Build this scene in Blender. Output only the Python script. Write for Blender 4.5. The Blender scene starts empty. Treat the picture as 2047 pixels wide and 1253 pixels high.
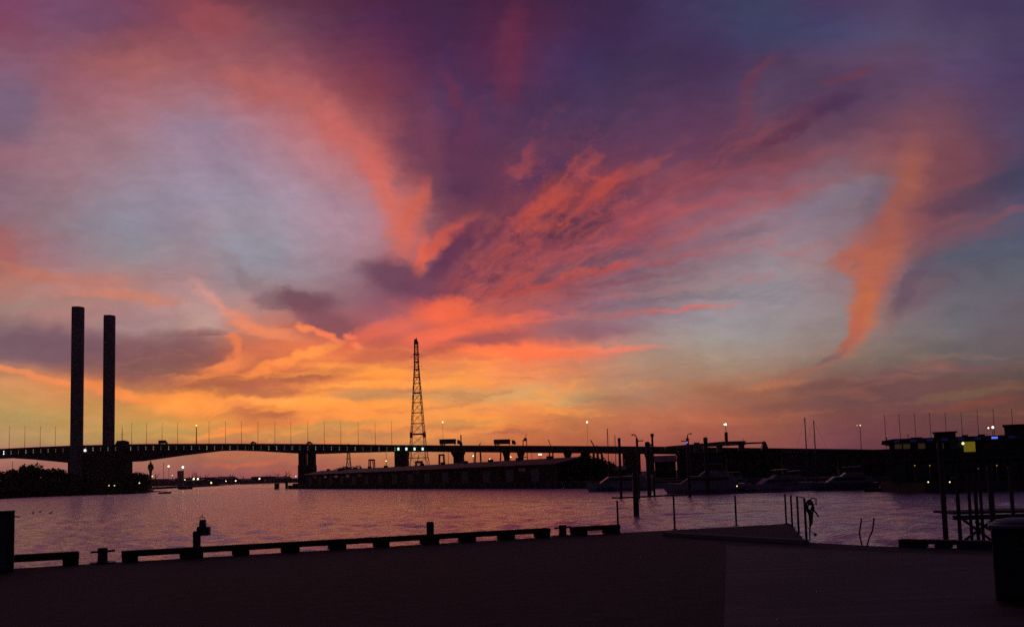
import bpy, math, random
from mathutils import Vector, Matrix
random.seed(7)
C = bpy.context.scene.collection
SC = bpy.context.scene

# ---------------------------------------------------------------- camera
F, CX, CY, EYE = 2008.0, 1023.5, 768.0, 4.5      # focal length in photo pixels, optical centre, eye height over water
PITCH, ROLL = math.radians(5.12), math.radians(-1.6)
CAM = Vector((0, 0, EYE))
ROT = Matrix.Rotation(math.pi/2 + PITCH, 4, 'X') @ Matrix.Rotation(ROLL, 4, 'Z')
cd = bpy.data.cameras.new('camera'); cam = bpy.data.objects.new('camera', cd); C.objects.link(cam)
cam.matrix_world = Matrix.Translation(CAM) @ ROT
cd.sensor_width = 36; cd.lens = 36*F/2047
cd.shift_y = (CY - 626.5)/2047
cd.clip_start = 0.1; cd.clip_end = 30000
SC.camera = cam
SC.view_settings.view_transform = 'Standard'; SC.view_settings.look = 'None'
SC.view_settings.exposure = 0; SC.view_settings.gamma = 1
try:
    SC.cycles.max_bounces = 4; SC.cycles.diffuse_bounces = 2; SC.cycles.glossy_bounces = 2
    SC.cycles.use_denoising = False; SC.cycles.sample_clamp_indirect = .6; SC.cycles.sample_clamp_direct = 3.0
except Exception: pass

R3 = ROT.to_3x3(); R3i = R3.inverted()
def ray(px, py): return R3 @ Vector(((px-CX)/F, -(py-CY)/F, -1))
def at(px, py, Y):
    d = ray(px, py); return CAM + d*(Y/d.y)
def atz(px, py, z=0.0):
    d = ray(px, py); return CAM + d*((z-EYE)/d.z)
def uv(px, py):
    d = ray(px, py); return d.x/d.y, d.z/d.y
def uv2px(u, v):
    c = R3i @ Vector((u, 1, v)); return CX + F*c.x/-c.z, CY - F*c.y/-c.z
def zat(px, py, Y): return at(px, py, Y).z
def xat(px, Y): return at(px, 940, Y).x

# ---------------------------------------------------------------- sky (after sunset; clouds in world directions)
XS = [0,128,256,384,512,640,768,896,1024,1152,1280,1408,1536,1664,1792,1920,2048]
TAB = {
0:   '784060 754a6a 784562 854250 643748 5c3048 4a2644 402445 4a2440 3c2444 3a2a4c 3e3a5a 3c3e5c 48355a 504060 42365a 42385a',
64:  '84495f 7a5068 7e4858 94505a 84505c 62384f 50284e 422648 582644 402a4e 402a50 42365c 3c4062 44446a 524866 504260 4a3c5c',
128: '80586e 965a68 9c5c60 9c5a62 a05a60 7e4254 6a324c 482a4e 5e2c4a 40305a 40304e 443054 503a58 5a4260 60425a 58466a 46385c',
192: '74607a 986270 a46a72 a2707a b06468 a0545a 783a4c 50345a 4c2e50 46365a 4a3454 52385a 564460 4a3654 5a4460 5a4262 4e3a5c',
256: '7c6274 9a707c a27680 948098 ac7c8a bc6c6e 98505a 5c3454 543858 4c3454 543a5a 643a54 624058 5c3e58 744a5a 664458 544668',
320: '9a6876 9c7480 9e808c 9c8498 a08498 b87a80 b45c58 5e3450 643850 64384e 6a3a54 68405a 784250 785664 94585a 744252 4e4460',
384: '866e7e 94747e 968696 968aa0 9c90a4 a88898 b47074 5c3450 6a3850 904044 7c3c4c 8c4a58 945868 857482 8a5a58 784a58 4a4664',
448: '946e7a 8e7e88 8c8c9e 9a8694 9c94a2 ac8e9e b87e88 a05654 7e4050 743a4e 94485a 906272 987c88 827888 8c5a5a 765062 585a70',
512: 'a2605c 96747e 90888e 98858e 8c92a0 a28894 a4757f 7a4052 92434e 924654 80586c 8a6e7a 948890 9a7a7c 8e5e5c 5a5868 545a6a',
576: 'b07460 b4807a b27a72 b08284 8f8890 9c8088 785064 86485a a04c4c 885464 907078 968488 8e8c94 9c8488 865e62 645e6a 66646e',
640: '94807e b4807a a88a8c c09c96 d4836a 8e545c a8606a e0664a c86058 906878 8c7888 9c969e 9a9298 9c8c8c 807078 6c6c74 6c5c66',
704: '785c66 765866 7c5c64 80565c c86c50 ec7c50 c8604e d86450 f0704c d87464 b4907e a09484 9c8c80 8c7668 7a7066 666264 665a5c',
768: 'd49460 e08a54 9c5e54 b86850 b86a50 c87c54 f89c50 dc9c64 e8a070 bc8e6c a8846c a8785c a06a50 7c5450 6e4a4c 6c5048 5f4840',
832: 'b89c5e c0985c d4a258 f0a850 d88050 ff9c50 fc9850 e89858 e88850 c07c50 c07454 b86850 a05c48 7c4c48 744444 684440 704038',
896: 'b08068 a87868 b08060 b47850 b87050 c87850 d08c58 d08850 c86840 b86044 a85848 985048 905048 7a4450 683c44 603840 5a343a',
960: '9c5c5c 9c5c5a 98585a 94505a 90505a 8c5058 905454 984c44 904040 80383c 70343c 68323c 603040 5a2e3c 542c38 502c38 502c38'}
def lin(h):
    o = []
    for i in (0, 2, 4):
        c = int(h[i:i+2], 16)/255
        o.append(c/12.92 if c <= .04045 else ((c+.055)/1.055)**2.4)
    return o
ROWS = sorted(TAB); TL = {y: [lin(c) for c in TAB[y].split()] for y in ROWS}
def table(px, py):
    px = min(max(px, 0), 2047.9); py = min(max(py, 0), 959.9)
    i = int(px//128); f = px/128 - i; j = int(py//64); g = py/64 - j
    a, b = TL[ROWS[j]], TL[ROWS[j+1]]
    return [(a[i][k]*(1-f)+a[i+1][k]*f)*(1-g)+(b[i][k]*(1-f)+b[i+1][k]*f)*g for k in range(3)]

# cloud streaks and puffs: x, y, tilt in degrees, half length, half width, colour, opacity (photo measurements turned into sky directions)
STROKES = '''
600 200 -35 110 45 c06a62 .5 1
690 265 -45 105 38 c8645c .6 1
750 340 -62 90 28 d0665c .7 1
835 300 -75 150 40 5e3652 .7 1
778 410 -68 80 26 d86a5a .7 1
812 455 78 105 34 da6650 .75 1
700 440 0 60 60 a88a9a .5 1
830 405 65 60 18 cc6250 .6
838 520 75 62 17 e2664c .85
885 478 42 80 18 d85e4a .9
915 490 45 75 26 623450 .85
885 535 50 60 24 643552 .8
900 580 30 80 22 7c3e50 .7
790 555 -15 85 42 6a4458 .9
840 585 -30 60 30 70405a .6
605 602 -5 90 26 704a58 .9
660 645 -25 95 30 84505a .85
540 602 0 45 16 7e5c64 .6
500 560 -40 70 20 8a7478 .5
430 600 -38 65 12 eca08c .5 1
480 635 -30 70 14 f08a68 .65 1
540 662 -12 80 16 f08a60 .7
410 630 -20 60 30 c8a09a .5
470 690 -60 34 13 f08050 .7
612 655 -5 24 9 ff8a54 .9
650 667 -30 38 9 fa8058 .9
700 672 -20 18 7 fb8058 .8
716 692 -15 20 7 ff8858 .7
760 660 20 100 20 f06c50 .6
885 618 5 75 24 f86a48 .9
960 642 3 100 12 f06a4c .8
1050 640 5 70 9 e86a50 .7
870 668 5 90 18 fa7050 .6
980 678 8 110 18 94525c .8
1170 660 3 130 24 88606f .75
1050 702 -2 190 15 fb7850 .85
1230 697 0 120 7 f07c64 .7
860 706 10 80 10 b05a50 .7
770 715 0 100 13 c06450 .6
590 715 18 110 12 ff9a50 .85
720 740 -5 120 13 ffa050 .8
530 738 20 70 13 f88c50 .6
610 752 8 140 14 a8624f .85
440 732 12 80 18 f48a54 .85
100 690 -8 220 44 735663 .85
300 702 5 140 42 80575f .8
400 678 20 80 22 80545c .6
250 740 -5 150 26 7c585c .6
60 748 -12 120 9 ee8c58 .85
200 780 -12 130 12 f08a50 .85
350 797 -5 130 14 f8944f .8
430 812 0 160 15 fd9c52 .8
600 803 0 130 12 ffa85c .8
560 784 3 140 12 aa6652 .7
430 774 0 110 13 a6604e .65
350 740 -4 90 16 80585a .6
740 791 0 100 13 b08c68 .7
720 768 3 120 8 ffa455 .8
860 766 2 110 9 ffa258 .7
800 787 0 140 11 c48c62 .75
940 790 0 110 16 c8986c .7
530 826 0 75 14 b0684c .75
650 812 2 160 12 ffa050 .6
650 852 4 170 10 b8925c .75
300 850 0 160 18 b8965c .8
80 840 0 150 26 b4985c .6
430 864 12 90 7 f8944f .8
940 845 3 120 8 c4925c .6
980 860 0 110 10 b06850 .6
900 868 6 120 7 f89850 .6
1090 790 0 130 22 c8a878 .5
1080 420 30 65 18 b04842 .85
1110 392 35 60 20 b44a42 .8
1160 345 40 70 16 8e4450 .6
1210 375 35 75 17 ac4644 .85
1295 335 30 70 14 944a4e .7
1375 340 25 60 18 88454f .6
1050 320 60 50 16 8c4250 .7
1060 455 15 50 12 bd5044 .6
1010 500 25 70 12 a84a48 .6
1085 345 35 75 22 4c345a .7
1255 400 25 70 13 643a50 .7
1140 455 10 90 13 6c3a50 .8
1400 408 10 190 12 a45460 .5
1320 428 12 130 10 a85058 .5
1170 492 15 140 9 a8505a .7
1180 530 12 130 11 6e4c5e .75
1160 551 13 140 8 b85048 .85
1310 525 13 140 6 a85860 .7
1460 503 13 140 5 a86e78 .6
1240 562 8 120 8 7c5060 .6
1060 577 8 110 10 b04c4a .8
1450 475 12 150 15 7e6272 .5
1370 618 4 120 4 d67a74 .75
1210 628 3 130 8 b0706c .5
1090 628 0 70 7 d8665a .6
1660 400 20 130 24 80788a .6
1560 330 12 170 14 8c4c5a .5
1550 385 8 120 9 9c5a66 .5
1640 220 20 100 18 4a3050 .7
1580 268 25 90 14 5a2e48 .6
1700 155 20 70 11 6c3a4c .6
1510 150 50 65 15 6c3a50 .6
1490 222 65 55 20 6e3c50 .5
1860 300 70 130 75 84505a .6 1
1860 400 72 130 60 784854 .75 1
1815 352 74 80 34 a8604e .75 1
1780 425 68 60 26 a65c50 .75 1
1770 470 30 95 34 a2584e .75 1
1745 398 60 55 24 6c6478 .7 1
1712 508 10 62 24 b0604e .75
1700 530 -30 36 11 b4685a .7
1725 520 20 26 9 8a6064 .6
1760 520 62 85 38 b0604e .85 1
1740 572 74 85 38 ba6449 .9 1
1725 622 78 75 31 c26a48 .95
1706 664 64 60 19 bc6650 .95
1686 694 50 48 13 a86455 .9
1654 721 32 52 9 7e646a .85
1612 742 16 70 8 a06858 .7
1860 545 20 100 28 585868 .6 1
1818 572 62 100 22 665060 .75
1835 600 25 80 18 665460 .5 1
1770 640 70 55 26 987064 .4
1945 450 18 150 8 7c5260 .85
1930 395 15 100 32 4e4058 .6
2010 365 10 70 32 40425c .6
1950 505 12 150 26 545c6e .6
1860 455 18 90 10 865560 .5
1750 792 2 320 36 6e4a4c .6
1900 742 5 160 13 78565a .6
1850 738 5 70 9 8a5c54 .6
1930 790 8 110 10 7c6048 .6
1950 808 12 110 9 88483c .6
1480 786 -5 140 15 a06650 .6
1550 768 5 90 9 b87050 .5
1330 836 0 180 15 c06c50 .5
1020 120 85 130 30 6a2e48 .65
910 190 -70 55 16 6c3048 .6
940 262 75 70 26 683250 .5
430 40 -10 90 38 9c4c52 .6
180 40 0 110 30 704868 .5
30 215 80 80 42 70607a .5
250 130 0 130 30 a86260 .45
500 170 -25 90 24 b4605a .5
20 500 -60 70 22 a45f5a .6
150 560 -3 150 14 c07868 .6
60 548 -20 80 14 b87060 .5
220 585 -3 120 14 ca806c .6
60 612 0 90 14 968078 .5
1240 800 -6 120 10 a07a60 .5
930 390 60 130 50 5a3250 .55 1
240 871 0 280 14 b4945c .8
640 870 0 200 11 b88c58 .7
445 866 12 80 6 f8944f .8
500 926 5 100 6 cc6848 .7
600 938 3 120 7 b8604a .6
760 920 2 90 8 c87048 .5
110 935 2 120 16 a86a5c .5
460 912 6 60 4 c46c4c .5
250 590 -4 90 12 d0826c .6
320 600 5 60 10 cc8470 .6
130 600 0 80 10 a47e74 .6
420 655 -10 60 18 cca49c .6 1
1180 440 25 90 16 6c384c .6
1000 450 50 60 18 64364c .6
1120 440 40 26 10 b8503e .7
1150 420 30 22 9 b44c40 .6
'''
W = bpy.data.worlds.new('World'); SC.world = W; W.use_nodes = True
nt = W.node_tree; nt.nodes.clear(); N = nt.nodes.new; L = nt.links.new
def setin(n, i, v):
    if isinstance(v, bpy.types.NodeSocket): L(v, n.inputs[i])
    else: n.inputs[i].default_value = v
def M(op, a, b=0.0, c=0.0, clamp=False):
    n = N('ShaderNodeMath'); n.operation = op; n.use_clamp = clamp
    setin(n, 0, a); setin(n, 1, b); setin(n, 2, c); return n.outputs[0]
def MR(v, a, b, c=0.0, d=1.0, smooth=False):
    n = N('ShaderNodeMapRange'); n.interpolation_type = 'SMOOTHSTEP' if smooth else 'LINEAR'
    n.clamp = True
    for i, x in enumerate((v, a, b, c, d)): setin(n, i, x)
    return n.outputs[0]
def MIX(f, a, b, mode='MIX'):
    n = N('ShaderNodeMix'); n.data_type = 'RGBA'; n.blend_type = mode
    setin(n, 0, f); setin(n, 6, a); setin(n, 7, b); return n.outputs[2]
def COMB(x, y, z=0.0):
    n = N('ShaderNodeCombineXYZ'); setin(n, 0, x); setin(n, 1, y); setin(n, 2, z); return n.outputs[0]
def NOISE(vec, scale, detail, rough=.55, dist=0.0):
    n = N('ShaderNodeTexNoise'); n.noise_dimensions = '2D'; setin(n, 'Vector', vec)
    n.inputs['Scale'].default_value = scale; n.inputs['Detail'].default_value = detail
    n.inputs['Roughness'].default_value = rough; n.inputs['Distortion'].default_value = dist
    return n
def VM(op, a, b):
    n = N('ShaderNodeVectorMath'); n.operation = op; setin(n, 0, a); setin(n, 1, b); return n.outputs[0]
tc = N('ShaderNodeTexCoord'); sp = N('ShaderNodeSeparateXYZ'); L(tc.outputs['Generated'], sp.inputs[0])
dx, dy, dz = sp.outputs
yy = M('MAXIMUM', dy, 0.08)
u = M('DIVIDE', dx, yy); v = M('DIVIDE', M('MAXIMUM', dz, 0.0), yy)
u = M('MINIMUM', M('MAXIMUM', u, -2.5), 2.5); v = M('MINIMUM', v, 2.5)
P0 = COMB(u, v)
# wind-drawn warp: coarse billows, fine wisps, and streaks that fan out from the glow
w1 = NOISE(VM('MULTIPLY', P0, (1, 1.7, 1)), 16, 4, .6).outputs['Color']
w2 = NOISE(VM('MULTIPLY', P0, (1, 1.5, 1)), 60, 3, .6).outputs['Color']
ru, rv = uv(815, 660)
ax, ay = M('SUBTRACT', u, ru), M('SUBTRACT', v, rv)
th = M('ARCTAN2', ay, ax); lr = M('LOGARITHM', M('ADD', M('SQRT', M('ADD', M('MULTIPLY', ax, ax), M('MULTIPLY', ay, ay))), .03), 2.718)
rad = NOISE(COMB(M('MULTIPLY', th, 6.0), M('MULTIPLY', lr, 3.0)), 1.0, 4, .55, .2)
above = MR(lr, -2.3, -1.5)
wv = VM('ADD', VM('MULTIPLY', VM('SUBTRACT', w1, (.5, .5, .5)), (.024, .017, 0)), VM('MULTIPLY', VM('SUBTRACT', w2, (.5, .5, .5)), (.013, .009, 0)))
rw = VM('MULTIPLY', VM('SUBTRACT', rad.outputs['Color'], (.5, .5, .5)), (.02, .02, 0))
rwm = N('ShaderNodeVectorMath'); rwm.operation = 'SCALE'; L(rw, rwm.inputs[0]); L(above, rwm.inputs['Scale'])
cl = MR(v, 0, .22, .3, 1.0)
wvm = N('ShaderNodeVectorMath'); wvm.operation = 'MULTIPLY'; L(wv, wvm.inputs[0]); L(COMB(MR(v, 0, .22, .8, 1.0), cl, 0.0), wvm.inputs[1])
P = VM('ADD', VM('ADD', P0, wvm.outputs[0]), rwm.outputs[0])
s2 = N('ShaderNodeSeparateXYZ'); L(P, s2.inputs[0]); pu, pv = s2.outputs[0], s2.outputs[1]
NU, NV = 32, 21
U0, U1 = -.56, .56; V0, V1 = 0.0, .52
col = None
for j in range(NV):
    vj = V0 + (V1-V0)*j/(NV-1)
    r = N('ShaderNodeValToRGB'); cr = r.color_ramp; cr.interpolation = 'LINEAR'
    for i in range(NU):
        pos = i/(NU-1); px, py = uv2px(U0 + (U1-U0)*pos, vj)
        c = table(px, py) + [1]
        e = cr.elements[0] if i == 0 else cr.elements[-1] if i == NU-1 else cr.elements.new(pos)
        e.position = pos; e.color = c
    if j == 0: uu = MR(pu, U0, U1)
    L(uu, r.inputs[0])
    if col is None: col = r.outputs[0]
    else: col = MIX(MR(pv, vj-(V1-V0)/(NV-1), vj), col, r.outputs[0])
for ln in STROKES.strip().splitlines():
    x, y, a, la, lb, h, s = ln.split()[:7]; soft = len(ln.split()) > 7; x, y, a, la, lb, s = float(x), float(y), math.radians(float(a)), float(la), float(lb), float(s)
    c0 = Vector(uv(x, y)); e1 = Vector(uv(x+la*math.cos(a), y-la*math.sin(a))) - c0
    e2 = Vector(uv(x+lb*math.sin(a), y+lb*math.cos(a))) - c0
    m = N('ShaderNodeMapping'); m.vector_type = 'TEXTURE'; L(P, m.inputs[0])
    m.inputs[1].default_value = (c0.x, c0.y, 0); m.inputs[2].default_value = (0, 0, math.atan2(e1.y, e1.x))
    m.inputs[3].default_value = (e1.length*(1.35 if soft else 1.22), e2.length*(1.6 if soft else 1.32), 1)
    g = N('ShaderNodeTexGradient'); g.gradient_type = 'SPHERICAL'; L(m.outputs[0], g.inputs[0])
    col = MIX(MR(g.outputs['Fac'], 0, 1.0 if soft else .72, 0, s, True), col, lin(h) + [1])
# rippled, lit cloud in the rays fanning up to the right of the glow
pb = VM('ADD', COMB(M('MULTIPLY', th, 8.5), M('MULTIPLY', lr, 5.0)), VM('MULTIPLY', VM('SUBTRACT', w1, (.5, .5, .5)), (1.6, 1.6, 0)))
pn = NOISE(VM('ADD', pb, VM('MULTIPLY', VM('SUBTRACT', w2, (.5, .5, .5)), (1.1, 1.1, 0))), 1.0, 6, .6, 0).outputs['Fac']
sect = M('MULTIPLY', M('MULTIPLY', MR(th, .22, .42, 0, 1, True), MR(th, 1.12, .72, 0, 1, True)), M('MULTIPLY', MR(lr, -2.6, -2.1, 0, 1, True), MR(lr, -1.0, -1.45, 0, 1, True)))
col = MIX(M('MULTIPLY', sect, MR(pn, .48, .74, 0, .62, True)), col, lin('b84c42') + [1])
col = MIX(M('MULTIPLY', sect, MR(pn, .50, .28, 0, .55, True)), col, lin('5a3048') + [1])
# long thin rays to the right
pr = NOISE(VM('ADD', COMB(M('MULTIPLY', th, 18.0), M('MULTIPLY', lr, 2.0)), VM('MULTIPLY', VM('SUBTRACT', w1, (.5, .5, .5)), (1.3, 1.0, 0))), 1.0, 5, .6, 0).outputs['Fac']
se2 = M('MULTIPLY', M('MULTIPLY', MR(th, -.02, .06, 0, 1, True), MR(th, .62, .42, 0, 1, True)), M('MULTIPLY', MR(lr, -2.2, -1.6, 0, 1, True), MR(lr, -.55, -1.0, 0, 1, True)))
col = MIX(M('MULTIPLY', se2, MR(pr, .46, .74, 0, .34, True)), col, lin('b8584e') + [1])
col = MIX(M('MULTIPLY', se2, MR(pr, .5, .28, 0, .3, True)), col, lin('6c5468') + [1])
pf = NOISE(VM('ADD', COMB(M('MULTIPLY', th, 26.0), M('MULTIPLY', lr, 6.5)), VM('MULTIPLY', VM('SUBTRACT', w1, (.5, .5, .5)), (3.0, 1.5, 0))), 1.0, 4, .6, 0).outputs['Fac']
se3 = M('MULTIPLY', M('MULTIPLY', MR(th, -.02, .1, 0, 1, True), MR(th, 1.0, .55, 0, 1, True)), M('MULTIPLY', MR(lr, -2.7, -2.2, 0, 1, True), MR(lr, -.9, -1.5, 0, 1, True)))
col = MIX(M('MULTIPLY', se3, MR(pf, .44, .78, 0, .24, True)), col, lin('d0604a') + [1])
col = MIX(M('MULTIPLY', se3, MR(pf, .5, .24, 0, .22, True)), col, lin('5c3a54') + [1])
# banded low cloud over the horizon glow
bn = NOISE(VM('MULTIPLY', P, (1, 7, 1)), 13, 5, .55, .1).outputs['Fac']
lo = M('MULTIPLY', M('MULTIPLY', MR(pv, .03, .05, 0, 1, True), MR(pv, .145, .095, 0, 1, True)), MR(M('ABSOLUTE', M('ADD', pu, .12)), .30, .12, 0.1, .8, True))
col = MIX(M('MULTIPLY', lo, MR(bn, .48, .70, 0, .6, True)), col, lin('ffa04a') + [1])
col = MIX(M('MULTIPLY', lo, MR(bn, .46, .30, 0, .36, True)), col, lin('9a5c54') + [1])
# the after-glow itself: brightest and most golden low in the west
gw = M('MULTIPLY', M('MULTIPLY', MR(pv, .03, .06, 0, 1, True), MR(pv, .17, .10, 0, 1, True)), MR(M('ABSOLUTE', M('ADD', pu, .17)), .34, .16, 0, 1, True))
col = MIX(gw, col, MIX(1.0, col, (1.16, 1.06, .82, 1), 'MULTIPLY'))
# fine light and dark of the cloud sheet
f1 = MR(rad.outputs['Fac'], .3, .7, .94, 1.07)
f1 = MIX(above, (1, 1, 1, 1), COMB(f1, f1, f1))
f2n = NOISE(VM('MULTIPLY', P, (1, 3.2, 1)), 26, 5, .6).outputs['Fac']; f2 = MR(f2n, .3, .7, .95, 1.06)
col = MIX(1.0, col, f1, 'MULTIPLY'); col = MIX(1.0, col, COMB(f2, f2, f2), 'MULTIPLY')
# the rest of the dome, away from the sunset, is plain dusk
back = MIX(MR(dz, 0, .6), (.030, .018, .034, 1), (.016, .014, .034, 1))
col = MIX(MR(dy, .15, .62, 0, 1, True), back, col)
sky = N('ShaderNodeTexSky'); sky.sky_type = 'NISHITA'; sky.sun_disc = False
sky.sun_elevation = math.radians(-3.5); sky.sun_rotation = math.radians(-10)
col = MIX(.006, col, sky.outputs[0], 'ADD')
bg = N('ShaderNodeBackground'); L(col, bg.inputs[0]); bg.inputs[1].default_value = 1.0
wo = N('ShaderNodeOutputWorld'); L(bg.outputs[0], wo.inputs[0])
try: W.cycles.sampling_method = 'MANUAL'; W.cycles.sample_map_resolution = 512
except Exception: pass

# ---------------------------------------------------------------- materials
MATS = {}
def mat(name, color, rough=.7, metal=0.0, var=.25, scale=3.0, bump=.0, stretch=(1, 1, 1)):
    if name in MATS: return MATS[name]
    m = bpy.data.materials.new(name); m.use_nodes = True; t = m.node_tree
    b = t.nodes['Principled BSDF']; b.inputs['Roughness'].default_value = rough; b.inputs['Metallic'].default_value = metal; b.inputs['Specular IOR Level'].default_value = .25 if rough > .4 else .5
    tcn = t.nodes.new('ShaderNodeTexCoord'); mp = t.nodes.new('ShaderNodeMapping'); mp.inputs[3].default_value = stretch
    n = t.nodes.new('ShaderNodeTexNoise'); n.inputs['Scale'].default_value = scale; n.inputs['Detail'].default_value = 5
    t.links.new(tcn.outputs['Object'], mp.inputs[0]); t.links.new(mp.outputs[0], n.inputs['Vector'])
    r = t.nodes.new('ShaderNodeValToRGB'); r.color_ramp.elements[0].position = .3; r.color_ramp.elements[1].position = .7
    r.color_ramp.elements[0].color = [c*(1-var) for c in color] + [1]
    r.color_ramp.elements[1].color = [min(1, c*(1+var)) for c in color] + [1]
    t.links.new(n.outputs['Fac'], r.inputs[0]); t.links.new(r.outputs[0], b.inputs['Base Color'])
    if bump:
        bp = t.nodes.new('ShaderNodeBump'); bp.inputs['Strength'].default_value = bump; bp.inputs['Distance'].default_value = .02
        t.links.new(n.outputs['Fac'], bp.inputs['Height']); t.links.new(bp.outputs[0], b.inputs['Normal'])
    MATS[name] = m; return m
def glow(name, color, strength):
    if name in MATS: return MATS[name]
    m = bpy.data.materials.new(name); m.use_nodes = True; t = m.node_tree; t.nodes.clear()
    e = t.nodes.new('ShaderNodeEmission'); e.inputs[0].default_value = list(color) + [1]; e.inputs[1].default_value = strength
    o = t.nodes.new('ShaderNodeOutputMaterial'); t.links.new(e.outputs[0], o.inputs[0])
    try: m.cycles.emission_sampling = 'NONE'
    except Exception: pass
    MATS[name] = m; return m
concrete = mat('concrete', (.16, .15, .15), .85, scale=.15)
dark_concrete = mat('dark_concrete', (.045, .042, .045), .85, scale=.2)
steel = mat('steel', (.10, .10, .11), .5, .6, scale=2)
rust = mat('painted_iron', (.05, .045, .045), .5, .3, scale=6, bump=.4)
timber = mat('timber', (.06, .048, .038), .85, scale=5, bump=.5, stretch=(1, 1, 4))
rubber = mat('rubber', (.02, .02, .02), .8)
foliage = mat('foliage', (.04, .055, .025), .9, scale=.4, var=.5)
bark = mat('bark', (.06, .045, .035), .9)
grass = mat('grass', (.035, .045, .022), .95, scale=.08, var=.5)
white_hull = mat('white_gelcoat', (.2, .19, .23), .3, scale=.5, var=.08)
blue_hull = mat('navy_gelcoat', (.03, .04, .09), .3, scale=.5, var=.08)
tint = mat('tinted_glass', (.02, .025, .035), .08, scale=.5, var=.1)
red_metal = mat('red_metal', (.22, .05, .04), .5, .3, scale=1)
grey_metal = mat('grey_metal', (.09, .09, .10), .5, .4, scale=1)
brick = mat('brickwork', (.045, .03, .026), .85, scale=.6)
roofing = mat('corrugated_roof', (.009, .008, .009), .6, .3, scale=.5, stretch=(6, 1, 1))
plaster = mat('render', (.05, .046, .05), .8, scale=.4)
warm = glow('warm_lamp', (1, .78, .45), 6); white_l = glow('white_lamp', (.95, .95, .85), 2)
green_l = glow('green_lamp', (.6, .7, .36), .5); dim_green = glow('dim_green_lamp', (.42, .42, .22), .2); mid_green = glow('mid_green_lamp', (.55, .6, .28), .34); mint_l = glow('mint_lamp', (.55, 1, .72), 1.6)
blue_l = glow('blue_lamp', (.12, .2, 1), 1.0); dim_blue = glow('dim_blue_lamp', (.03, .05, .4), .09); amber = glow('amber_lamp', (.9, .35, .05), .7)
yellow_l = glow('yellow_lamp', (.9, .85, .35), 1.6); red_l = glow('red_lamp', (1, .06, .03), .6); bright = glow('floodlight', (1, .9, .68), 12)

# ---------------------------------------------------------------- mesh building
class MB:
    def __init__(s): s.v = []; s.f = []
    def add(s, vs, fs):
        k = len(s.v); s.v += [tuple(p) for p in vs]; s.f += [tuple(k+i for i in f) for f in fs]; return s
    def box(s, c, size, rz=0.0, top=None):
        hx, hy, hz = size[0]/2, size[1]/2, size[2]/2; tx, ty = top if top else (1, 1); vs = []
        for z, ax_, ay_ in ((-hz, 1, 1), (hz, tx, ty)):
            for x, y in ((-hx, -hy), (hx, -hy), (hx, hy), (-hx, hy)):
                X, Y = x*ax_, y*ay_; vs.append((c[0]+X*math.cos(rz)-Y*math.sin(rz), c[1]+X*math.sin(rz)+Y*math.cos(rz), c[2]+z))
        return s.add(vs, [(3, 2, 1, 0), (4, 5, 6, 7), (0, 1, 5, 4), (1, 2, 6, 5), (2, 3, 7, 6), (3, 0, 4, 7)])
    def tube(s, pts, rad, n=8, caps=True):
        pts = [Vector(p) for p in pts]; rs = rad if isinstance(rad, (list, tuple)) else [rad]*len(pts)
        rings = []
        for i, p in enumerate(pts):
            d = (pts[min(i+1, len(pts)-1)] - pts[max(i-1, 0)]).normalized()
            a = Vector((0, 0, 1)) if abs(d.z) < .9 else Vector((1, 0, 0))
            e1 = d.cross(a).normalized(); e2 = d.cross(e1)
            rings.append([p + (e1*math.cos(2*math.pi*k/n) + e2*math.sin(2*math.pi*k/n))*rs[i] for k in range(n)])
        vs = [q for r in rings for q in r]; fs = []
        for i in range(len(pts)-1):
            for k in range(n): fs.append((i*n+k, i*n+(k+1) % n, (i+1)*n+(k+1) % n, (i+1)*n+k))
        if caps: fs += [tuple(range(n))[::-1], tuple((len(pts)-1)*n+k for k in range(n))]
        return s.add(vs, fs)
    def lathe(s, c, prof, n=12):
        vs = [(c[0]+r*math.cos(2*math.pi*k/n), c[1]+r*math.sin(2*math.pi*k/n), c[2]+z) for r, z in prof for k in range(n)]
        fs = [(i*n+k, i*n+(k+1) % n, (i+1)*n+(k+1) % n, (i+1)*n+k) for i in range(len(prof)-1) for k in range(n)]
        fs += [tuple(range(n))[::-1], tuple((len(prof)-1)*n+k for k in range(n))]
        return s.add(vs, fs)
    def prism(s, poly, z0, z1):
        n = len(poly)
        return s.add([(x, y, z0) for x, y in poly] + [(x, y, z1) for x, y in poly],
                     [tuple(range(n))[::-1], tuple(range(n, 2*n))] + [(i, (i+1) % n, n+(i+1) % n, n+i) for i in range(n)])
    def slab(s, prof, y0, y1):     # profile in x-z extruded along y
        n = len(prof)
        return s.add([(x, y0, z) for x, z in prof] + [(x, y1, z) for x, z in prof],
                     [tuple(range(n)), tuple(range(n, 2*n))[::-1]] + [(i, n+i, n+(i+1) % n, (i+1) % n) for i in range(n)])
    def ball(s, c, r, n=8, m=6, sq=1.0):
        prof = [(max(r*math.sin(math.pi*i/m), r*.02), -r*sq*math.cos(math.pi*i/m)) for i in range(m+1)]
        return s.lathe(c, prof, n)
    def build(s, name, m, parent=None, smooth=False, bevel=0.0):
        me = bpy.data.meshes.new(name); me.from_pydata(s.v, [], s.f); me.update()
        o = bpy.data.objects.new(name, me); C.objects.link(o); me.materials.append(m)
        if smooth:
            for p in me.polygons: p.use_smooth = True
        if bevel:
            b = o.modifiers.new('bevel', 'BEVEL'); b.width = bevel; b.segments = 2; b.limit_method = 'ANGLE'
        if parent: o.parent = parent
        return o
def tag(o, label, cat, group=None, kind=None):
    o['label'] = label; o['category'] = cat
    if group: o['group'] = group
    o['kind'] = kind or 'thing'
    return o
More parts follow.
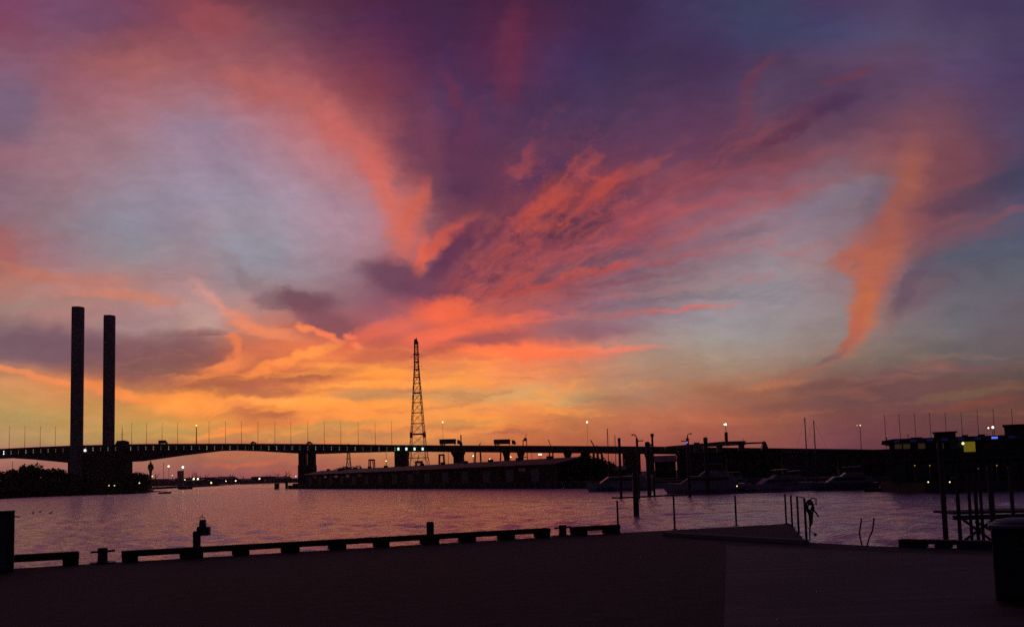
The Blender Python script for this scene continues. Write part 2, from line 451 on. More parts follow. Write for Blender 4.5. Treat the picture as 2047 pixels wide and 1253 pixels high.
def thing(name, label, cat, loc=(0, 0, 0), rz=0.0, group=None):
    o = bpy.data.objects.new(name, None); C.objects.link(o); o.location = loc; o.rotation_euler = (0, 0, rz)
    o.empty_display_size = .1
    return tag(o, label, cat, group)
def kids(o): return [c for c in C.objects if c.parent == o]
TREE = {}
def dup(o, loc, rz=0.0, label=None, sc=1.0):
    def cp(x, par):
        c = x.copy(); C.objects.link(c); c.parent = par
        for ch in TREE[x.name]: cp(ch, c)
        return c
    def reg(x):
        if x.name not in TREE:
            TREE[x.name] = kids(x)
            for ch in TREE[x.name]: reg(ch)
    reg(o); r = cp(o, None); r.location = loc; r.rotation_euler = (0, 0, rz); r.scale = (sc,)*3 if not hasattr(sc, '__len__') else sc
    if label: r['label'] = label
    return r
def struct(o, label=None):
    o['kind'] = 'structure'
    if label: o['label'] = label
    return o
ORD = ['first', 'second', 'third', 'fourth', 'fifth', 'sixth', 'seventh', 'eighth', 'ninth', 'tenth', 'eleventh', 'twelfth', 'thirteenth', 'fourteenth', 'fifteenth', 'sixteenth', 'seventeenth', 'eighteenth', 'nineteenth', 'twentieth']

# ---------------------------------------------------------------- water
def make_water():
    # one sheet: rippled near the quay (real wave height), flattening out with distance
    rnd = random.Random(21); import numpy as np
    NA = 560; rr = [12.0]
    while rr[-1] < 3900: rr.append(rr[-1]*(1.0085 if rr[-1] < 330 else 1.06))
    rr = np.array(rr); an = np.radians(np.concatenate([np.linspace(-80, -36, 40, endpoint=False), np.linspace(-36, 36, NA), np.linspace(36, 80, 41)[1:]]))
    A, R_ = np.meshgrid(an, rr); X = R_*np.sin(A); Y = R_*np.cos(A); Z = np.zeros_like(X)
    step = R_*.0085
    for k in range(30):
        lam = .55*1.085**k; dr = math.radians(rnd.gauss(35, 38)); kx, ky = math.cos(dr)*6.283/lam, math.sin(dr)*6.283/lam
        am = lam*.009*rnd.uniform(.6, 1.4); ph = rnd.uniform(0, 6.28)
        Z += am*np.sin(kx*X + ky*Y + ph + 1.3*np.sin(.11*X+.07*Y+ph*2))*np.clip((lam/step - 2.2)/2.5, 0, 1)
    Z *= np.clip((330-R_)/60, 0, 1)
    nr, na = X.shape; me = bpy.data.meshes.new('water')
    idx = np.arange(nr*na).reshape(nr, na); q = np.stack([idx[:-1, :-1], idx[:-1, 1:], idx[1:, 1:], idx[1:, :-1]], -1).reshape(-1, 4)[:, ::-1]
    me.vertices.add(nr*na); me.vertices.foreach_set('co', np.stack([X, Y, Z], -1).astype('f').ravel())
    me.loops.add(q.size); me.loops.foreach_set('vertex_index', q.ravel().astype('i')); me.polygons.add(len(q))
    me.polygons.foreach_set('loop_start', np.arange(0, q.size, 4, dtype='i')); me.polygons.foreach_set('loop_total', np.full(len(q), 4, dtype='i'))
    me.update(); me.validate(); me.polygons.foreach_set('use_smooth', np.ones(len(q), dtype=bool)); o = bpy.data.objects.new('water', me); C.objects.link(o)
    m = bpy.data.materials.new('harbour_water'); m.use_nodes = True; t = m.node_tree; b = t.nodes['Principled BSDF']
    b.inputs['Base Color'].default_value = (.66, .50, .57, 1); b.inputs['Metallic'].default_value = .68; b.inputs['Roughness'].default_value = .14; b.inputs['IOR'].default_value = 1.5
    g = t.nodes.new('ShaderNodeNewGeometry')
    def noise(scale, st, det):
        mp = t.nodes.new('ShaderNodeMapping'); mp.inputs[3].default_value = st; mp.inputs[2].default_value = (0, 0, .25)
        n = t.nodes.new('ShaderNodeTexNoise'); n.inputs['Scale'].default_value = scale; n.inputs['Detail'].default_value = det; n.inputs['Roughness'].default_value = .6
        t.links.new(g.outputs['Position'], mp.inputs[0]); t.links.new(mp.outputs[0], n.inputs['Vector']); return n.outputs['Fac']
    def bump(h, dist, prev=None):
        bp = t.nodes.new('ShaderNodeBump'); bp.inputs['Strength'].default_value = 1; bp.inputs['Distance'].default_value = dist
        t.links.new(h, bp.inputs['Height'])
        if prev: t.links.new(prev, bp.inputs['Normal'])
        return bp.outputs[0]
    n1 = bump(noise(.5, (1, 1.5, 1), 3), .4); n2 = bump(noise(2.2, (1, 1.6, 1), 4), .22, n1)
    # tilt added to the normals, towards the quay, so reflections take higher, pinker sky
    ad = t.nodes.new('ShaderNodeVectorMath'); ad.inputs[1].default_value = (0, -.06, 0); nm = t.nodes.new('ShaderNodeVectorMath'); nm.operation = 'NORMALIZE'
    t.links.new(n2, ad.inputs[0]); t.links.new(ad.outputs[0], nm.inputs[0]); t.links.new(nm.outputs[0], b.inputs['Normal'])
    o.data.materials.append(m); struct(o, 'calm rippled harbour water reflecting the sunset')
make_water()

# ---------------------------------------------------------------- quay in the foreground
DZ = 2.9
def dk(px, py, z=DZ): return atz(px, py, z)
def edge_y(px): return 1135 + (px-35)*(1065-1135)/(1230-35)
E0, E1 = dk(35, 1135), dk(1230, 1065); EL = dk(-900, edge_y(-900)); J1 = dk(1580, 1046); J2 = dk(1612, 1083)
Q1 = dk(1750, 1091); Q2 = dk(2060, 1099); Q3 = Q2 + (Q2-Q1)*6
pts = [EL, E0, E1, J1, J2, Q1, Q2, Q3]
poly = [(p.x, p.y) for p in pts] + [(Q3.x, -14), (EL.x, -14)]
o = MB().prism(poly[::-1], -1.5, DZ).build('quay', mat('asphalt', (.026, .025, .026), .9, scale=4, bump=.6, var=.45)); struct(o, 'dark asphalt quay apron in the foreground')
# paler slab paving to the right, 4 mm proud
def slabs():
    m = bpy.data.materials.new('slab_paving'); m.use_nodes = True; t = m.node_tree; b = t.nodes['Principled BSDF']; b.inputs['Roughness'].default_value = .8
    g = t.nodes.new('ShaderNodeNewGeometry'); mp = t.nodes.new('ShaderNodeMapping'); mp.inputs[2].default_value = (0, 0, math.radians(-4))
    br = t.nodes.new('ShaderNodeTexBrick'); br.inputs['Scale'].default_value = 1; br.inputs['Brick Width'].default_value = 2.4; br.inputs['Row Height'].default_value = .3
    br.inputs['Mortar Size'].default_value = .02; br.inputs['Color1'].default_value = (.09, .066, .08, 1); br.inputs['Color2'].default_value = (.03, .022, .028, 1); br.inputs['Mortar'].default_value = (.018, .014, .018, 1)
    n = t.nodes.new('ShaderNodeTexNoise'); n.inputs['Scale'].default_value = 1.1; n.inputs['Detail'].default_value = 6
    mx = t.nodes.new('ShaderNodeMix'); mx.data_type = 'RGBA'; mx.blend_type = 'MULTIPLY'; mx.inputs[0].default_value = .8
    t.links.new(g.outputs['Position'], mp.inputs[0]); t.links.new(mp.outputs[0], br.inputs['Vector']); t.links.new(g.outputs['Position'], n.inputs['Vector'])
    r = t.nodes.new('ShaderNodeValToRGB'); r.color_ramp.elements[0].position = .35; r.color_ramp.elements[0].color = (.55, .55, .55, 1); r.color_ramp.elements[1].position = .65
    t.links.new(n.outputs['Fac'], r.inputs[0]); t.links.new(br.outputs[0], mx.inputs[6]); t.links.new(r.outputs[0], mx.inputs[7]); t.links.new(mx.outputs[2], b.inputs['Base Color'])
    return m
A0 = dk(1452, 1090); A1 = dk(1447, 1252); A2 = A1 + (A1-A0)*1.6
ins = [Vector((A0.x, A0.y, 0)), dk(1607, 1096), dk(1750, 1103), dk(2055, 1112)]
po = [(A2.x, A2.y)] + [(Q3.x-1, A2.y)] + [(Q3.x-1, ins[-1].y - .6)] + [(p.x, p.y) for p in ins[::-1]]
o = MB().add([(x, y, DZ+.004) for x, y in po], [tuple(range(len(po)))]).build('pavement', slabs()); struct(o, 'paler slab paving on the right of the quay')
# low kerb step at the foot of the jetty
k0, k1 = dk(1330, 1071), dk(1612, 1088)
d = (k1-k0); rz = math.atan2(d.y, d.x); mid = (k0+k1)/2
o = MB().box((mid.x, mid.y, DZ+.05), (d.length, .18, .1), rz).build('concrete_kerb', concrete, bevel=.015); tag(o, 'low concrete kerb where the apron meets the jetty corner', 'kerb')

# timber kerbs on blocks along the water's edge
ex = (E1-E0).normalized(); erz = math.atan2(ex.y, ex.x); inw = Vector((ex.y, -ex.x, 0))
def on_edge(px, back=.16):
    p = dk(px, edge_y(px)); return p + inw*(back-.16)
def kerb(name, label, x0, x1, blocks, h=.25, w=.26, E=on_edge, rz=erz):
    a, b = E(x0), E(x1); mid = (a+b)/2; t = thing(name, label, 'kerb', (mid.x, mid.y, DZ), rz, 'timber kerbs along the quay edge')
    Ln = (b-a).length; c, s_ = math.cos(-rz), math.sin(-rz)
    MB().box((0, 0, h*.73), (Ln, w, h*.54)).build('beam', timber, t, bevel=.02)
    for p0, p1 in blocks:
        q0, q1 = E(p0), E(p1); qm = (q0+q1)/2 - mid; x = qm.x*c - qm.y*s_
        MB().box((x, 0, h*.23), ((q1-q0).length, w*.96, h*.46)).build('block', timber, t, bevel=.01)
    return t
kerb('timber_kerb', 'short timber kerb between the tall dark cabinet and the left cross bollard', 14, 158, [(125, 157)], h=.27)
kerb('timber_kerb', 'long timber kerb on blocks running between the two cross bollards', 243, 1097, [(244, 275), (360, 405), (465, 497), (563, 597), (658, 690), (748, 776), (842, 875), (919, 948), (997, 1026), (1071, 1096)], h=.23)
kerb('timber_kerb', 'short timber kerb between the right cross bollard and the railing', 1143, 1236, [(1144, 1170), (1208, 1235)], h=.22)
def on_r(px): return dk(px, 1092 + (px-1780)*(1098-1092)/(2047-1780))
r0, r1 = on_r(1780), on_r(2047); rrz = math.atan2((r1-r0).y, (r1-r0).x)
kerb('timber_kerb', 'dark timber kerb at the foot of the piles on the far right', 1800, 2140, [(1800, 1853), (1872, 1902), (1916, 1990), (2030, 2060), (2110, 2138)], h=.15, E=on_r, rz=rrz)

# cross bollards
def bollard(px, top, label, s=1.0):
    p = dk(px, edge_y(px)); t = thing('cross_bollard', label, 'bollard', p, erz, 'cross bollards on the quay edge')
    h = (edge_y(px)-top)/F*p.y
    MB().lathe((0, 0, 0), [(.16*s, 0), (.15*s, .02), (.105*s, .04), (.095*s, h*.5), (.1*s, h*.93), (.09*s, h)], 16).build('post', rust, t, True)
    MB().tube([(-.23*s, 0, h*.74), (.24*s, 0, h*.78)], .022*s, 8).build('cross_bar', rust, t, True)
    MB().box((0, 0, .01), (.5*s, .4*s, .03)).build('base_plate', rust, t, bevel=.008)
bollard(205, 1095, 'left cross bollard, standing in the gap near the tall dark cabinet')
bollard(1125, 1049, 'right cross bollard with a thin bar, nearer the railing')
# timber post behind the kerb
p = on_edge(868) - inw*.25
t = thing('timber_post', 'stout round-topped timber post rising behind the long kerb', 'post', (p.x, p.y, 0), erz)
hh = zat(868, 1042, p.y)
MB().lathe((0, 0, 0), [(.09, -1), (.09, hh-.04), (.085, hh-.01), (.06, hh)], 14).build('shaft', timber, t, True)
MB().lathe((0, 0, 0), [(.094, hh-.1), (.096, hh-.06), (.094, hh-.05)], 14).build('band', steel, t, True)
# lamp post with lantern
p = on_edge(396) - inw*.2; W1 = p.y/F
t = thing('beacon_post', 'squat post behind the left kerb carrying a boxy lantern', 'beacon', (p.x, p.y, 0), 0)
hz = zat(396, 1061, p.y); bx0 = 17.5*W1
MB().lathe((0, 0, 0), [(.085, -1), (.085, hz-.03), (.07, hz)], 14).build('post', rust, t, True)
MB().box((.1, 0, hz-.02), (.16, .05, .04)).build('bracket', steel, t)
ln_ = MB().box((bx0, 0, zat(396, 1061.5, p.y)), (17*W1, .15, 17*W1)).build('lantern_box', steel, t, bevel=.01)
MB().box((12*W1, 0, zat(396, 1046, p.y)), (13*W1, .12, 15*W1), top=(.8, .8)).build('lantern_head', steel, t, bevel=.008)
MB().box((4.5*W1, 0, zat(396, 1058, p.y)), (8*W1, .08, 11*W1)).build('junction_box', steel, t, bevel=.006)
cg = MB(); zc = zat(396, 1038, p.y); cx_ = 11*W1
for sx in (-1, 1): cg.tube([(cx_+sx*5*W1, 0, zc-.01), (cx_+sx*3.5*W1, 0, zc+.05), (cx_, 0, zc+.09)], .005, 6)
cg.tube([(cx_, 0, zc+.03), (cx_, 0, zc+.11)], .006, 6)
cg.build('wire_guard', steel, t)
# tall cabinet at the left margin
p = dk(14, 1139); t = thing('service_cabinet', 'tall dark service cabinet at the left end of the quay edge', 'cabinet', (p.x-.03, p.y-.3, DZ), erz)
hc = zat(20, 1022, p.y) - DZ
MB().box((-.02, 0, hc/2), (.60, .5, hc)).build('body', rust, t, bevel=.01)
MB().box((-.02, 0, hc+.012), (.62, .53, .026)).build('lid', steel, t, bevel=.005)
MB().box((-.03, -.256, hc*.5), (.34, .014, hc*.84)).build('door', steel, t, bevel=.003)
MB().tube([(.27, -.05, hc-.09), (.37, -.05, hc-.11)], .012, 6).build('handle', steel, t)

# ---------------------------------------------------------------- railing round the jetty corner
t = thing('guard_railing', 'thin steel railing round the corner of the jetty', 'railing', (0, 0, 0))
posts = [(1236, 1064.5, 1000), (1349, 1058, 991), (1472, 1051, 990), (1572, 1046.5, 987), (1584, 1054, 989), (1597, 1066, 992), (1612.5, 1083.5, 996)]
tops = []
for px, pb, pt in posts:
    b = dk(px, pb); tp = at(px-2.3, pt, b.y); b2 = Vector((b.x, b.y, DZ)); t2 = Vector((b.x, b.y, tp.z)); tops.append(t2)
    MB().tube([b2, t2], .026, 8).build('post', steel, t, True)
    MB().lathe(b2, [(.07, 0), (.07, .015), (.03, .02)], 10).build('foot', steel, t)
st = at(1224, 993.5, tops[0].y)
rt = [Vector((tops[0].x-.14, tops[0].y, tops[1].z+.02))] + [Vector((q.x, q.y, max(q.z, tops[1].z-.01)+.02)) for q in tops[:4]]
MB().tube(rt, .022, 8).build('top_rail', steel, t, True)
MB().tube([q + Vector((0, 0, .012)) for q in tops[3:]], .012, 8).build('top_rail', steel, t, True)
for k in (.45, .75):
    MB().tube([Vector((q.x, q.y, DZ+(q.z-DZ)*k)) for q in tops], .004, 5).build('wire', steel, t)
# rope bundle on the corner post
b = dk(1616, 1084); c0 = at(1620, 1014, b.y-.05); rp = MB(); random.seed(3)
for i in range(7):
    n = 18; rr = .085+random.uniform(-.02, .03); tilt = random.uniform(-.5, .5); oz = random.uniform(-.05, .05)
    rp.tube([(c0.x+rr*.75*math.cos(2*math.pi*k/n)+tilt*.06*math.sin(4*math.pi*k/n), c0.y-.02+i*.016, c0.z+oz+rr*1.35*math.sin(2*math.pi*k/n)) for k in range(n+1)], .013, 6)
for k in range(5): rp.tube([(c0.x+.02*k-.04, c0.y, c0.z-.1), (c0.x+.012*k-.03, c0.y, c0.z-.35), (c0.x-.05, c0.y, DZ+.05+.08*k)], .013, 6)
rp.tube([(c0.x-.04, c0.y, c0.z+.1), (c0.x+.04, c0.y, c0.z+.2), (c0.x+.13, c0.y, c0.z+.18), (c0.x+.12, c0.y, c0.z+.05)], .014, 6)
rp.tube([(c0.x+.02, c0.y, c0.z), (c0.x+.12, c0.y, c0.z-.12), (c0.x+.16, c0.y, c0.z-.2)], .016, 6)
o = rp.build('rope_bundle', rubber, None, True); tag(o, 'tangled rope bundle hanging on the corner post of the railing', 'rope')
# lifebuoy hook, dangling beside the post
h0 = at(1614, 1052, b.y-.05); h1 = at(1630, 1068, b.y-.05)
hk = MB().tube([h0, (h0+h1)/2+Vector((0, 0, -.02)), h1], .008, 6); hk.ball(h1, .035)
o = hk.build('mooring_hook', steel, None, True); tag(o, 'short iron arm with a knob low on the corner post', 'hook')

# ladder stiles
t = thing('quay_ladder', 'pair of curved ladder handrails rising at the quay edge', 'ladder', (0, 0, 0))
yl = dk(1728, 1089).y + .15
for cur in ([(1722, 1036), (1720, 1052), (1718, 1066), (1720, 1076), (1724, 1095)], [(1747, 1034), (1746, 1048), (1744, 1060), (1738, 1073), (1732, 1095)]):
    MB().tube([at(x, y, yl) for x, y in cur], .016, 8).build('stile', steel, t, True)
for k in range(3):
    a_, b_ = at(1724, 1097+k*14, yl), at(1732, 1097+k*14, yl); MB().tube([a_, b_], .014, 6).build('rung', steel, t)

# piles and frame at the right edge
def pile(px, ptop, Y, r, label, base=-1.0, name='mooring_pile', grp=None, m=timber, pbot=None):
    q = at(px, ptop, Y)
    p2 = (q.x, q.y)
    t = thing(name, label, 'pile', (p2[0], p2[1], 0), 0, grp)
    MB().lathe((0, 0, 0), [(r, base), (r, q.z-.15*r), (r*.6, q.z)], 12).build('shaft', m, t, True)
    MB().lathe((0, 0, 0), [(r*1.06, q.z-r*2.2), (r*1.08, q.z-r*1.2), (r*1.06, q.z-r*1.1)], 12).build('collar', steel, t, True)
    return t
G = 'slim piles at the right of the quay'
pile(1878, 880, 24, .062, 'thickest slim pile, standing alone left of the braced frame', grp=G)
pile(1977, 930, 23, .062, 'pile just right of the cluster of three, before the bin', grp=G)
pile(2018, 930, 24, .045, 'rightmost slim pile, rising above the bin', grp=G)
t = thing('braced_frame', 'braced timber landing frame at the right edge of the quay', 'frame', (0, 0, 0))
fy = 25.0
for px, w_ in ((1911, .05), (1934, .04), (1947, .045), (1957, .04)):
    q = at(px, 945, fy); MB().tube([(q.x, fy, -1), (q.x, fy, q.z)], w_, 8).build('post', timber, t, True)
zb = zat(1915, 1034, fy); xl = at(1911, 1034, fy).x
MB().box((xl+1.6, fy-.08, zb), (3.4, .08, .11)).build('cross_beam', timber, t)
MB().box((xl+1.6, fy+.5, zb+.11), (3.4, 1.2, .06)).build('deck_board', timber, t)
for a_, b_ in (((1925, 1038), (1990, 1085)), ((1986, 1038), (1925, 1082)), ((1950, 1042), (2020, 1080))):
    MB().tube([at(*a_, fy), at(*b_, fy)], .035, 6).build('brace', timber, t)

# litter bin
p = dk(2032, 1212); t = thing('litter_bin', 'dark litter bin with a pale domed lid at the right edge', 'bin', (p.x+.26, p.y+.3, DZ), math.radians(-25))
bh = zat(2032, 1048, p.y+.0) - DZ - .05; bm = mat('dark_panel', (.03, .03, .032), .6, scale=3)
MB().box((0, 0, bh/2+.02), (.62, .62, bh-.04)).build('body', bm, t, bevel=.02)
MB().box((0, -.318, bh*.45), (.5, .012, bh*.72)).build('door', bm, t, bevel=.004)
MB().box((0, -.02, bh+.02), (.68, .7, .045)).build('rim', mat('pale_lid', (.16, .16, .17), .5), t, bevel=.012)
MB().lathe((0, 0, bh+.043), [(.3, 0), (.27, .035), (.16, .06), (.02, .066)], 20).build('lid', mat('pale_lid', (.16, .16, .17), .5), t, True)
for x, z in ((-.02, .62), (.03, .7), (.05, .52)): MB().box((x, -.328, z), (.09, .006, .035), 0).build('yellow_sticker', mat('yellow_paint', (.12, .09, .01), .6), t)

# ---------------------------------------------------------------- gulls
gm = mat('gull_feathers', (.25, .24, .25), .9)
for (gx, gy), lb in (((66, 1026), 'left gull of the three swimming beyond the cabinet'), ((80, 1024), 'middle gull of the three, with its head raised'), ((101, 1026), 'right gull of the three, a little apart')):
    w = atz(gx, gy); t = MB()
    t.tube([(-.24, 0, .06), (-.12, 0, .1), (0, 0, .1), (.13, 0, .12), (.19, 0, .22), (.2, 0, .3), (.24, 0, .33), (.33, 0, .32)], [.01, .06, .09, .07, .035, .035, .04, .008], 8)
    o = t.build('gull', gm, None, True); o.location = (w.x, w.y, 0); o.scale = (1.3,)*3; o.rotation_euler.z = random.uniform(-.6, .6); tag(o, lb, 'bird', 'gulls on the water')

# ---------------------------------------------------------------- land
def land(name, front, depth_to, z, m, label, slope=None):
    fr = [(p[0], p[1]) for p in front]; bk = [(depth_to(x, y)) for x, y in fr][::-1]
    n = len(fr); vs = [(x, y, -1) for x, y in fr] + [(x, y, z*.35) for x, y in fr]
    mid = [(x, y+ (slope or 6), z) for x, y in fr]; vs += mid + [(x, y, z) for x, y in bk[::-1]]
    fs = []
    for r in range(3):
        for i in range(n-1): fs.append((r*n+i, r*n+i+1, (r+1)*n+i+1, (r+1)*n+i))
    return struct(MB().add(vs, fs).build(name, m), label)
lb = [atz(x, y) for x, y in ((-700, 1034), (-200, 1004), (0, 995), (120, 990.5), (200, 988), (250, 987), (286, 984), (297, 978.5))]
land('river_bank', lb, lambda x, y: (x-60, 760), 3.5, grass, 'dark grassy bank under the two towers', 14)
yb = 2350
struct(MB().prism([(-3500, yb), (-300, yb), (0, yb), (3500, yb), (3500, 3950), (-3500, 3950)], -1, 2.5).build('far_shore', grass), 'low far shore of the harbour')
# far left peninsula that closes the basin
fl = [atz(270, 980), atz(300, 978), atz(400, 973.0), atz(437, 971.0)]
land('spit', fl, lambda x, y: (x-120, y+500), 2.0, grass, 'low dark spit with harbour lights', 8)

# ---------------------------------------------------------------- trees
def tree_mesh(seed, h, w):
    rnd = random.Random(seed); tr = MB(); cr = MB()
    tr.tube([(0, 0, -.5), (.1, 0, h*.3), (.25, .1, h*.62)], [h*.035, h*.026, h*.012], 7)
    lobes = []
    for i in range(9):
        a = rnd.uniform(0, 6.28); r = rnd.uniform(.1, .36)*w; z = h*rnd.uniform(.25, .86); lobes.append((r*math.cos(a), r*math.sin(a), z, w*rnd.uniform(.14, .27)))
        tr.tube([(.1, 0, h*.3), (r*math.cos(a)*.6, r*math.sin(a)*.6, z*.85), (r*math.cos(a), r*math.sin(a), z)], [h*.014, h*.008, h*.003], 5)
    for i in range(1300):
        lx, ly, lz, lr_ = rnd.choice(lobes); d = Vector((rnd.gauss(0, 1), rnd.gauss(0, 1), rnd.gauss(0, .8))).normalized()*lr_*rnd.uniform(.45, 1.12)
        p = Vector((lx, ly, lz)) + d; s = w*rnd.uniform(.016, .042)
        a1 = Vector((rnd.uniform(-1, 1), rnd.uniform(-1, 1), rnd.uniform(-1, 1))).normalized(); a2 = a1.cross(Vector((rnd.uniform(-1, 1), rnd.uniform(-1, 1), rnd.uniform(-1, 1)))).normalized()
        cr.add([p+a1*s*1.5, p+a2*s, p-a1*s*1.5, p-a2*s], [(0, 1, 2, 3)])
    return tr, cr
protos = []
def tree(k, x, y, z, h, label, grp, wide=1.0):
    if len(protos) < 4:
        tr, cr = tree_mesh(len(protos)*7+1, 10, 10); t = thing('broadleaf_tree', label, 'tree', (x, y, z), 0, grp)
        tr.build('trunk', bark, t); cr.build('crown', foliage, t); protos.append(t)
    else:
        t = dup(protos[k % 4], (x, y, z), k*1.3, label); t['group'] = grp
    t.scale = (h/10*wide, h/10*wide, h/10); return t
GB = 'trees on the bank under the towers'
spec = [(-20, 945), (12, 944), (40, 940), (55, 935), (68, 939), (84, 946), (100, 946), (118, 942), (134, 947), (262, 949), (272, 946), (283, 950), (290, 957)]
wh = ['cut by the left margin', 'just inside the left margin', 'left of the highest crown', 'with the highest crown of the left clump', 'right of the highest crown', 'low, in the dip of the left bank', 'second in the dip of the left bank', 'broad, left of the near tower', 'touching the near tower', 'right of the bridge pier', 'second to the right of the pier', 'third to the right of the pier', 'last, low at the tip of the bank']
for i, ((px, pt), wl) in enumerate(zip(spec, wh)):
    Y = (575 if px > 200 else 525 + px*.1) + (i % 3)*5; zt = zat(px, pt, Y); x = at(px, 950, Y).x
    tree(i, x, Y, 2.6, (zt-2.6)*1.12, 'dark tree ' + wl, GB, 1.35)
random.seed(11)
low = MB()
for i in range(7000):
    x0 = random.uniform(-60, 292); Y = random.uniform(500, 600) + max(0, x0-100)*.15; q = at(x0, 950, Y); f_ = min(1, max(.15, (300-x0)/60))
    z = 1.5 + random.random()**1.2*7.0*f_; s = random.uniform(.45, 1.2); a1 = Vector((random.uniform(-1, 1), random.uniform(-1, 1), random.uniform(-1, 1))).normalized(); a2 = a1.orthogonal().normalized()
    p = Vector((q.x, Y, z)); low.add([p+a1*s, p+a2*s, p-a1*s, p-a2*s], [(0, 1, 2, 3)])
o = low.build('undergrowth', foliage); o['kind'] = 'stuff'; o['label'] = 'dense dark undergrowth covering the left bank'; o['category'] = 'undergrowth'

# ---------------------------------------------------------------- bridge and towers
BY = 762.0                                   # near face of the deck
def bz(px, py, Y=BY): return zat(px, py, Y)
br = thing('road_bridge', 'long dark road bridge crossing the whole view on concrete piers', 'bridge', (0, 0, 0))
top = [(-420, 914), (0, 897), (70, 893.5), (140, 890.5), (220, 888.5), (300, 887), (450, 886.5), (600, 887), (700, 888), (780, 889), (900, 890), (1050, 890.5), (1200, 891.5), (1320, 892.5), (1450, 894.5), (1700, 897.5), (1800, 900), (2200, 909)]
bot = [(-420, 930), (0, 914), (70, 918.5), (139, 925), (255, 921), (340, 909), (420, 899.5), (450, 898.5), (500, 900), (560, 903.5), (597, 905.5), (628, 905.5), (680, 903.5), (780, 901), (840, 901), (1000, 902.5), (1120, 903.5), (1250, 905), (1450, 907.5), (1700, 911), (1800, 913), (2200, 922)]
prof = [(at(x, y, BY).x, at(x, y, BY).z) for x, y in bot] + [(at(x, y, BY).x, at(x, y, BY).z) for x, y in top[::-1]]
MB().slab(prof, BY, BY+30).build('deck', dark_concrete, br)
def topz(X):
    q = [(at(x, y, BY).x, at(x, y, BY).z) for x, y in top]
    for (a, b), (c, d_) in zip(q, q[1:]):
        if a <= X <= c: return b + (d_-b)*(X-a)/(c-a)
    return q[-1][1]
qq = [at(x, y, BY) for x, y in top]
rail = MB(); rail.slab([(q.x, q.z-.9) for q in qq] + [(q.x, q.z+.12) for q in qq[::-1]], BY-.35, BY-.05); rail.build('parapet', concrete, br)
def pier(px0, px1, pt, hammer=0, solid=0, Y=BY+12, base=-2):
    a, b = at(px0, pt, Y), at(px1, pt, Y); xm = (a.x+b.x)/2; w = b.x-a.x; m = MB()
    zt = a.z + 1.5
    if hammer: m.slab([(xm-w*.36, base), (xm+w*.36, base), (xm+w*.36, zt-6.5), (xm+w*.56, zt-3), (xm+w*.56, zt), (xm-w*.56, zt), (xm-w*.56, zt-3), (xm-w*.36, zt-6.5)], Y-4, Y+8)
    elif solid: m.box((xm, Y+4, (zt+base)/2), (w, 14, zt-base))
    else:
        m.box((xm-w*.29, Y+3, (zt+base)/2-1), (w*.40, 10, zt-base-2)); m.box((xm+w*.29, Y+3, (zt+base)/2-1), (w*.40, 10, zt-base-2)); m.box((xm, Y+3, zt-.7), (w, 11, 1.4)); m.box((xm, Y+3, 6), (w*1.02, 12, 20))
    return m.build('pier', dark_concrete, br)
pier(139, 168, 922, solid=1, Y=BY+1); pier(168, 206, 921, solid=1, Y=BY+2.5); pier(206, 254, 919, solid=1, Y=BY+1)
pier(597, 628, 904); pier(789, 814, 900, solid=1); pier(903, 928, 901, 1); pier(1005, 1019, 901, 1); pier(1034, 1048, 902, 1)
pier(1128, 1142, 902, 1); pier(1163, 1178, 903, 1); pier(1247, 1279, 904, solid=1); pier(1291, 1305, 904, 1); pier(1366, 1384, 905, 1); pier(1450, 1470, 905, 1); pier(1560, 1580, 907, 1); pier(1670, 1690, 908, 1)
MB().prism([(at(x, 975, 0.0+Y).x, Y) for x, Y in ((585, 752), (640, 752), (640, 800), (585, 800))], -2, 2.2).build('pier_footing', dark_concrete, br)
# lamps set in the fascia
i = 0; px = 8.3
while px < 790:
    if not (140 < px < 167 or 240 < px < 250):
        q = at(px, 0, BY); tz = topz(at(px, 890, BY).x); X = at(px, 890, BY).x; m = MB(); r = .42 if (i*7) % 5 else .62
        a_, c_ = r*.5, .04; m.slab([(X-a_, tz-4.4), (X+a_, tz-4.4), (X+a_, tz-3.7), (X+c_, tz-3.6), (X+c_, tz-2.5), (X+a_*.9, tz-2.4), (X+a_*.9, tz-1.8), (X-a_*.9, tz-1.8), (X-a_*.9, tz-2.4), (X-c_, tz-2.5), (X-c_, tz-3.6), (X-a_, tz-3.7)], BY-.55, BY-.36)
        m.build('fascia_lamp', [dim_green, mid_green, dim_green, green_l, dim_green, mid_green][(i*7+i//4) % 6] if px > 20 else white_l, br)
    i += 1; px += 14.7 + px*.0016
for px in (796.5, 812.5, 828.8, 845):
    X = at(px, 897, BY).x; MB().box((X, BY-.5, at(px, 897, BY).z), (1.3, .25, 1.9)).build('fascia_lamp', mint_l, br)['label'] = 'bright mint green lamp on the bridge fascia'
X = at(170.5, 900, BY).x; MB().box((X, BY-.5, bz(170.5, 900)), (1.6, .25, 1.6)).build('fascia_lamp', white_l, br)
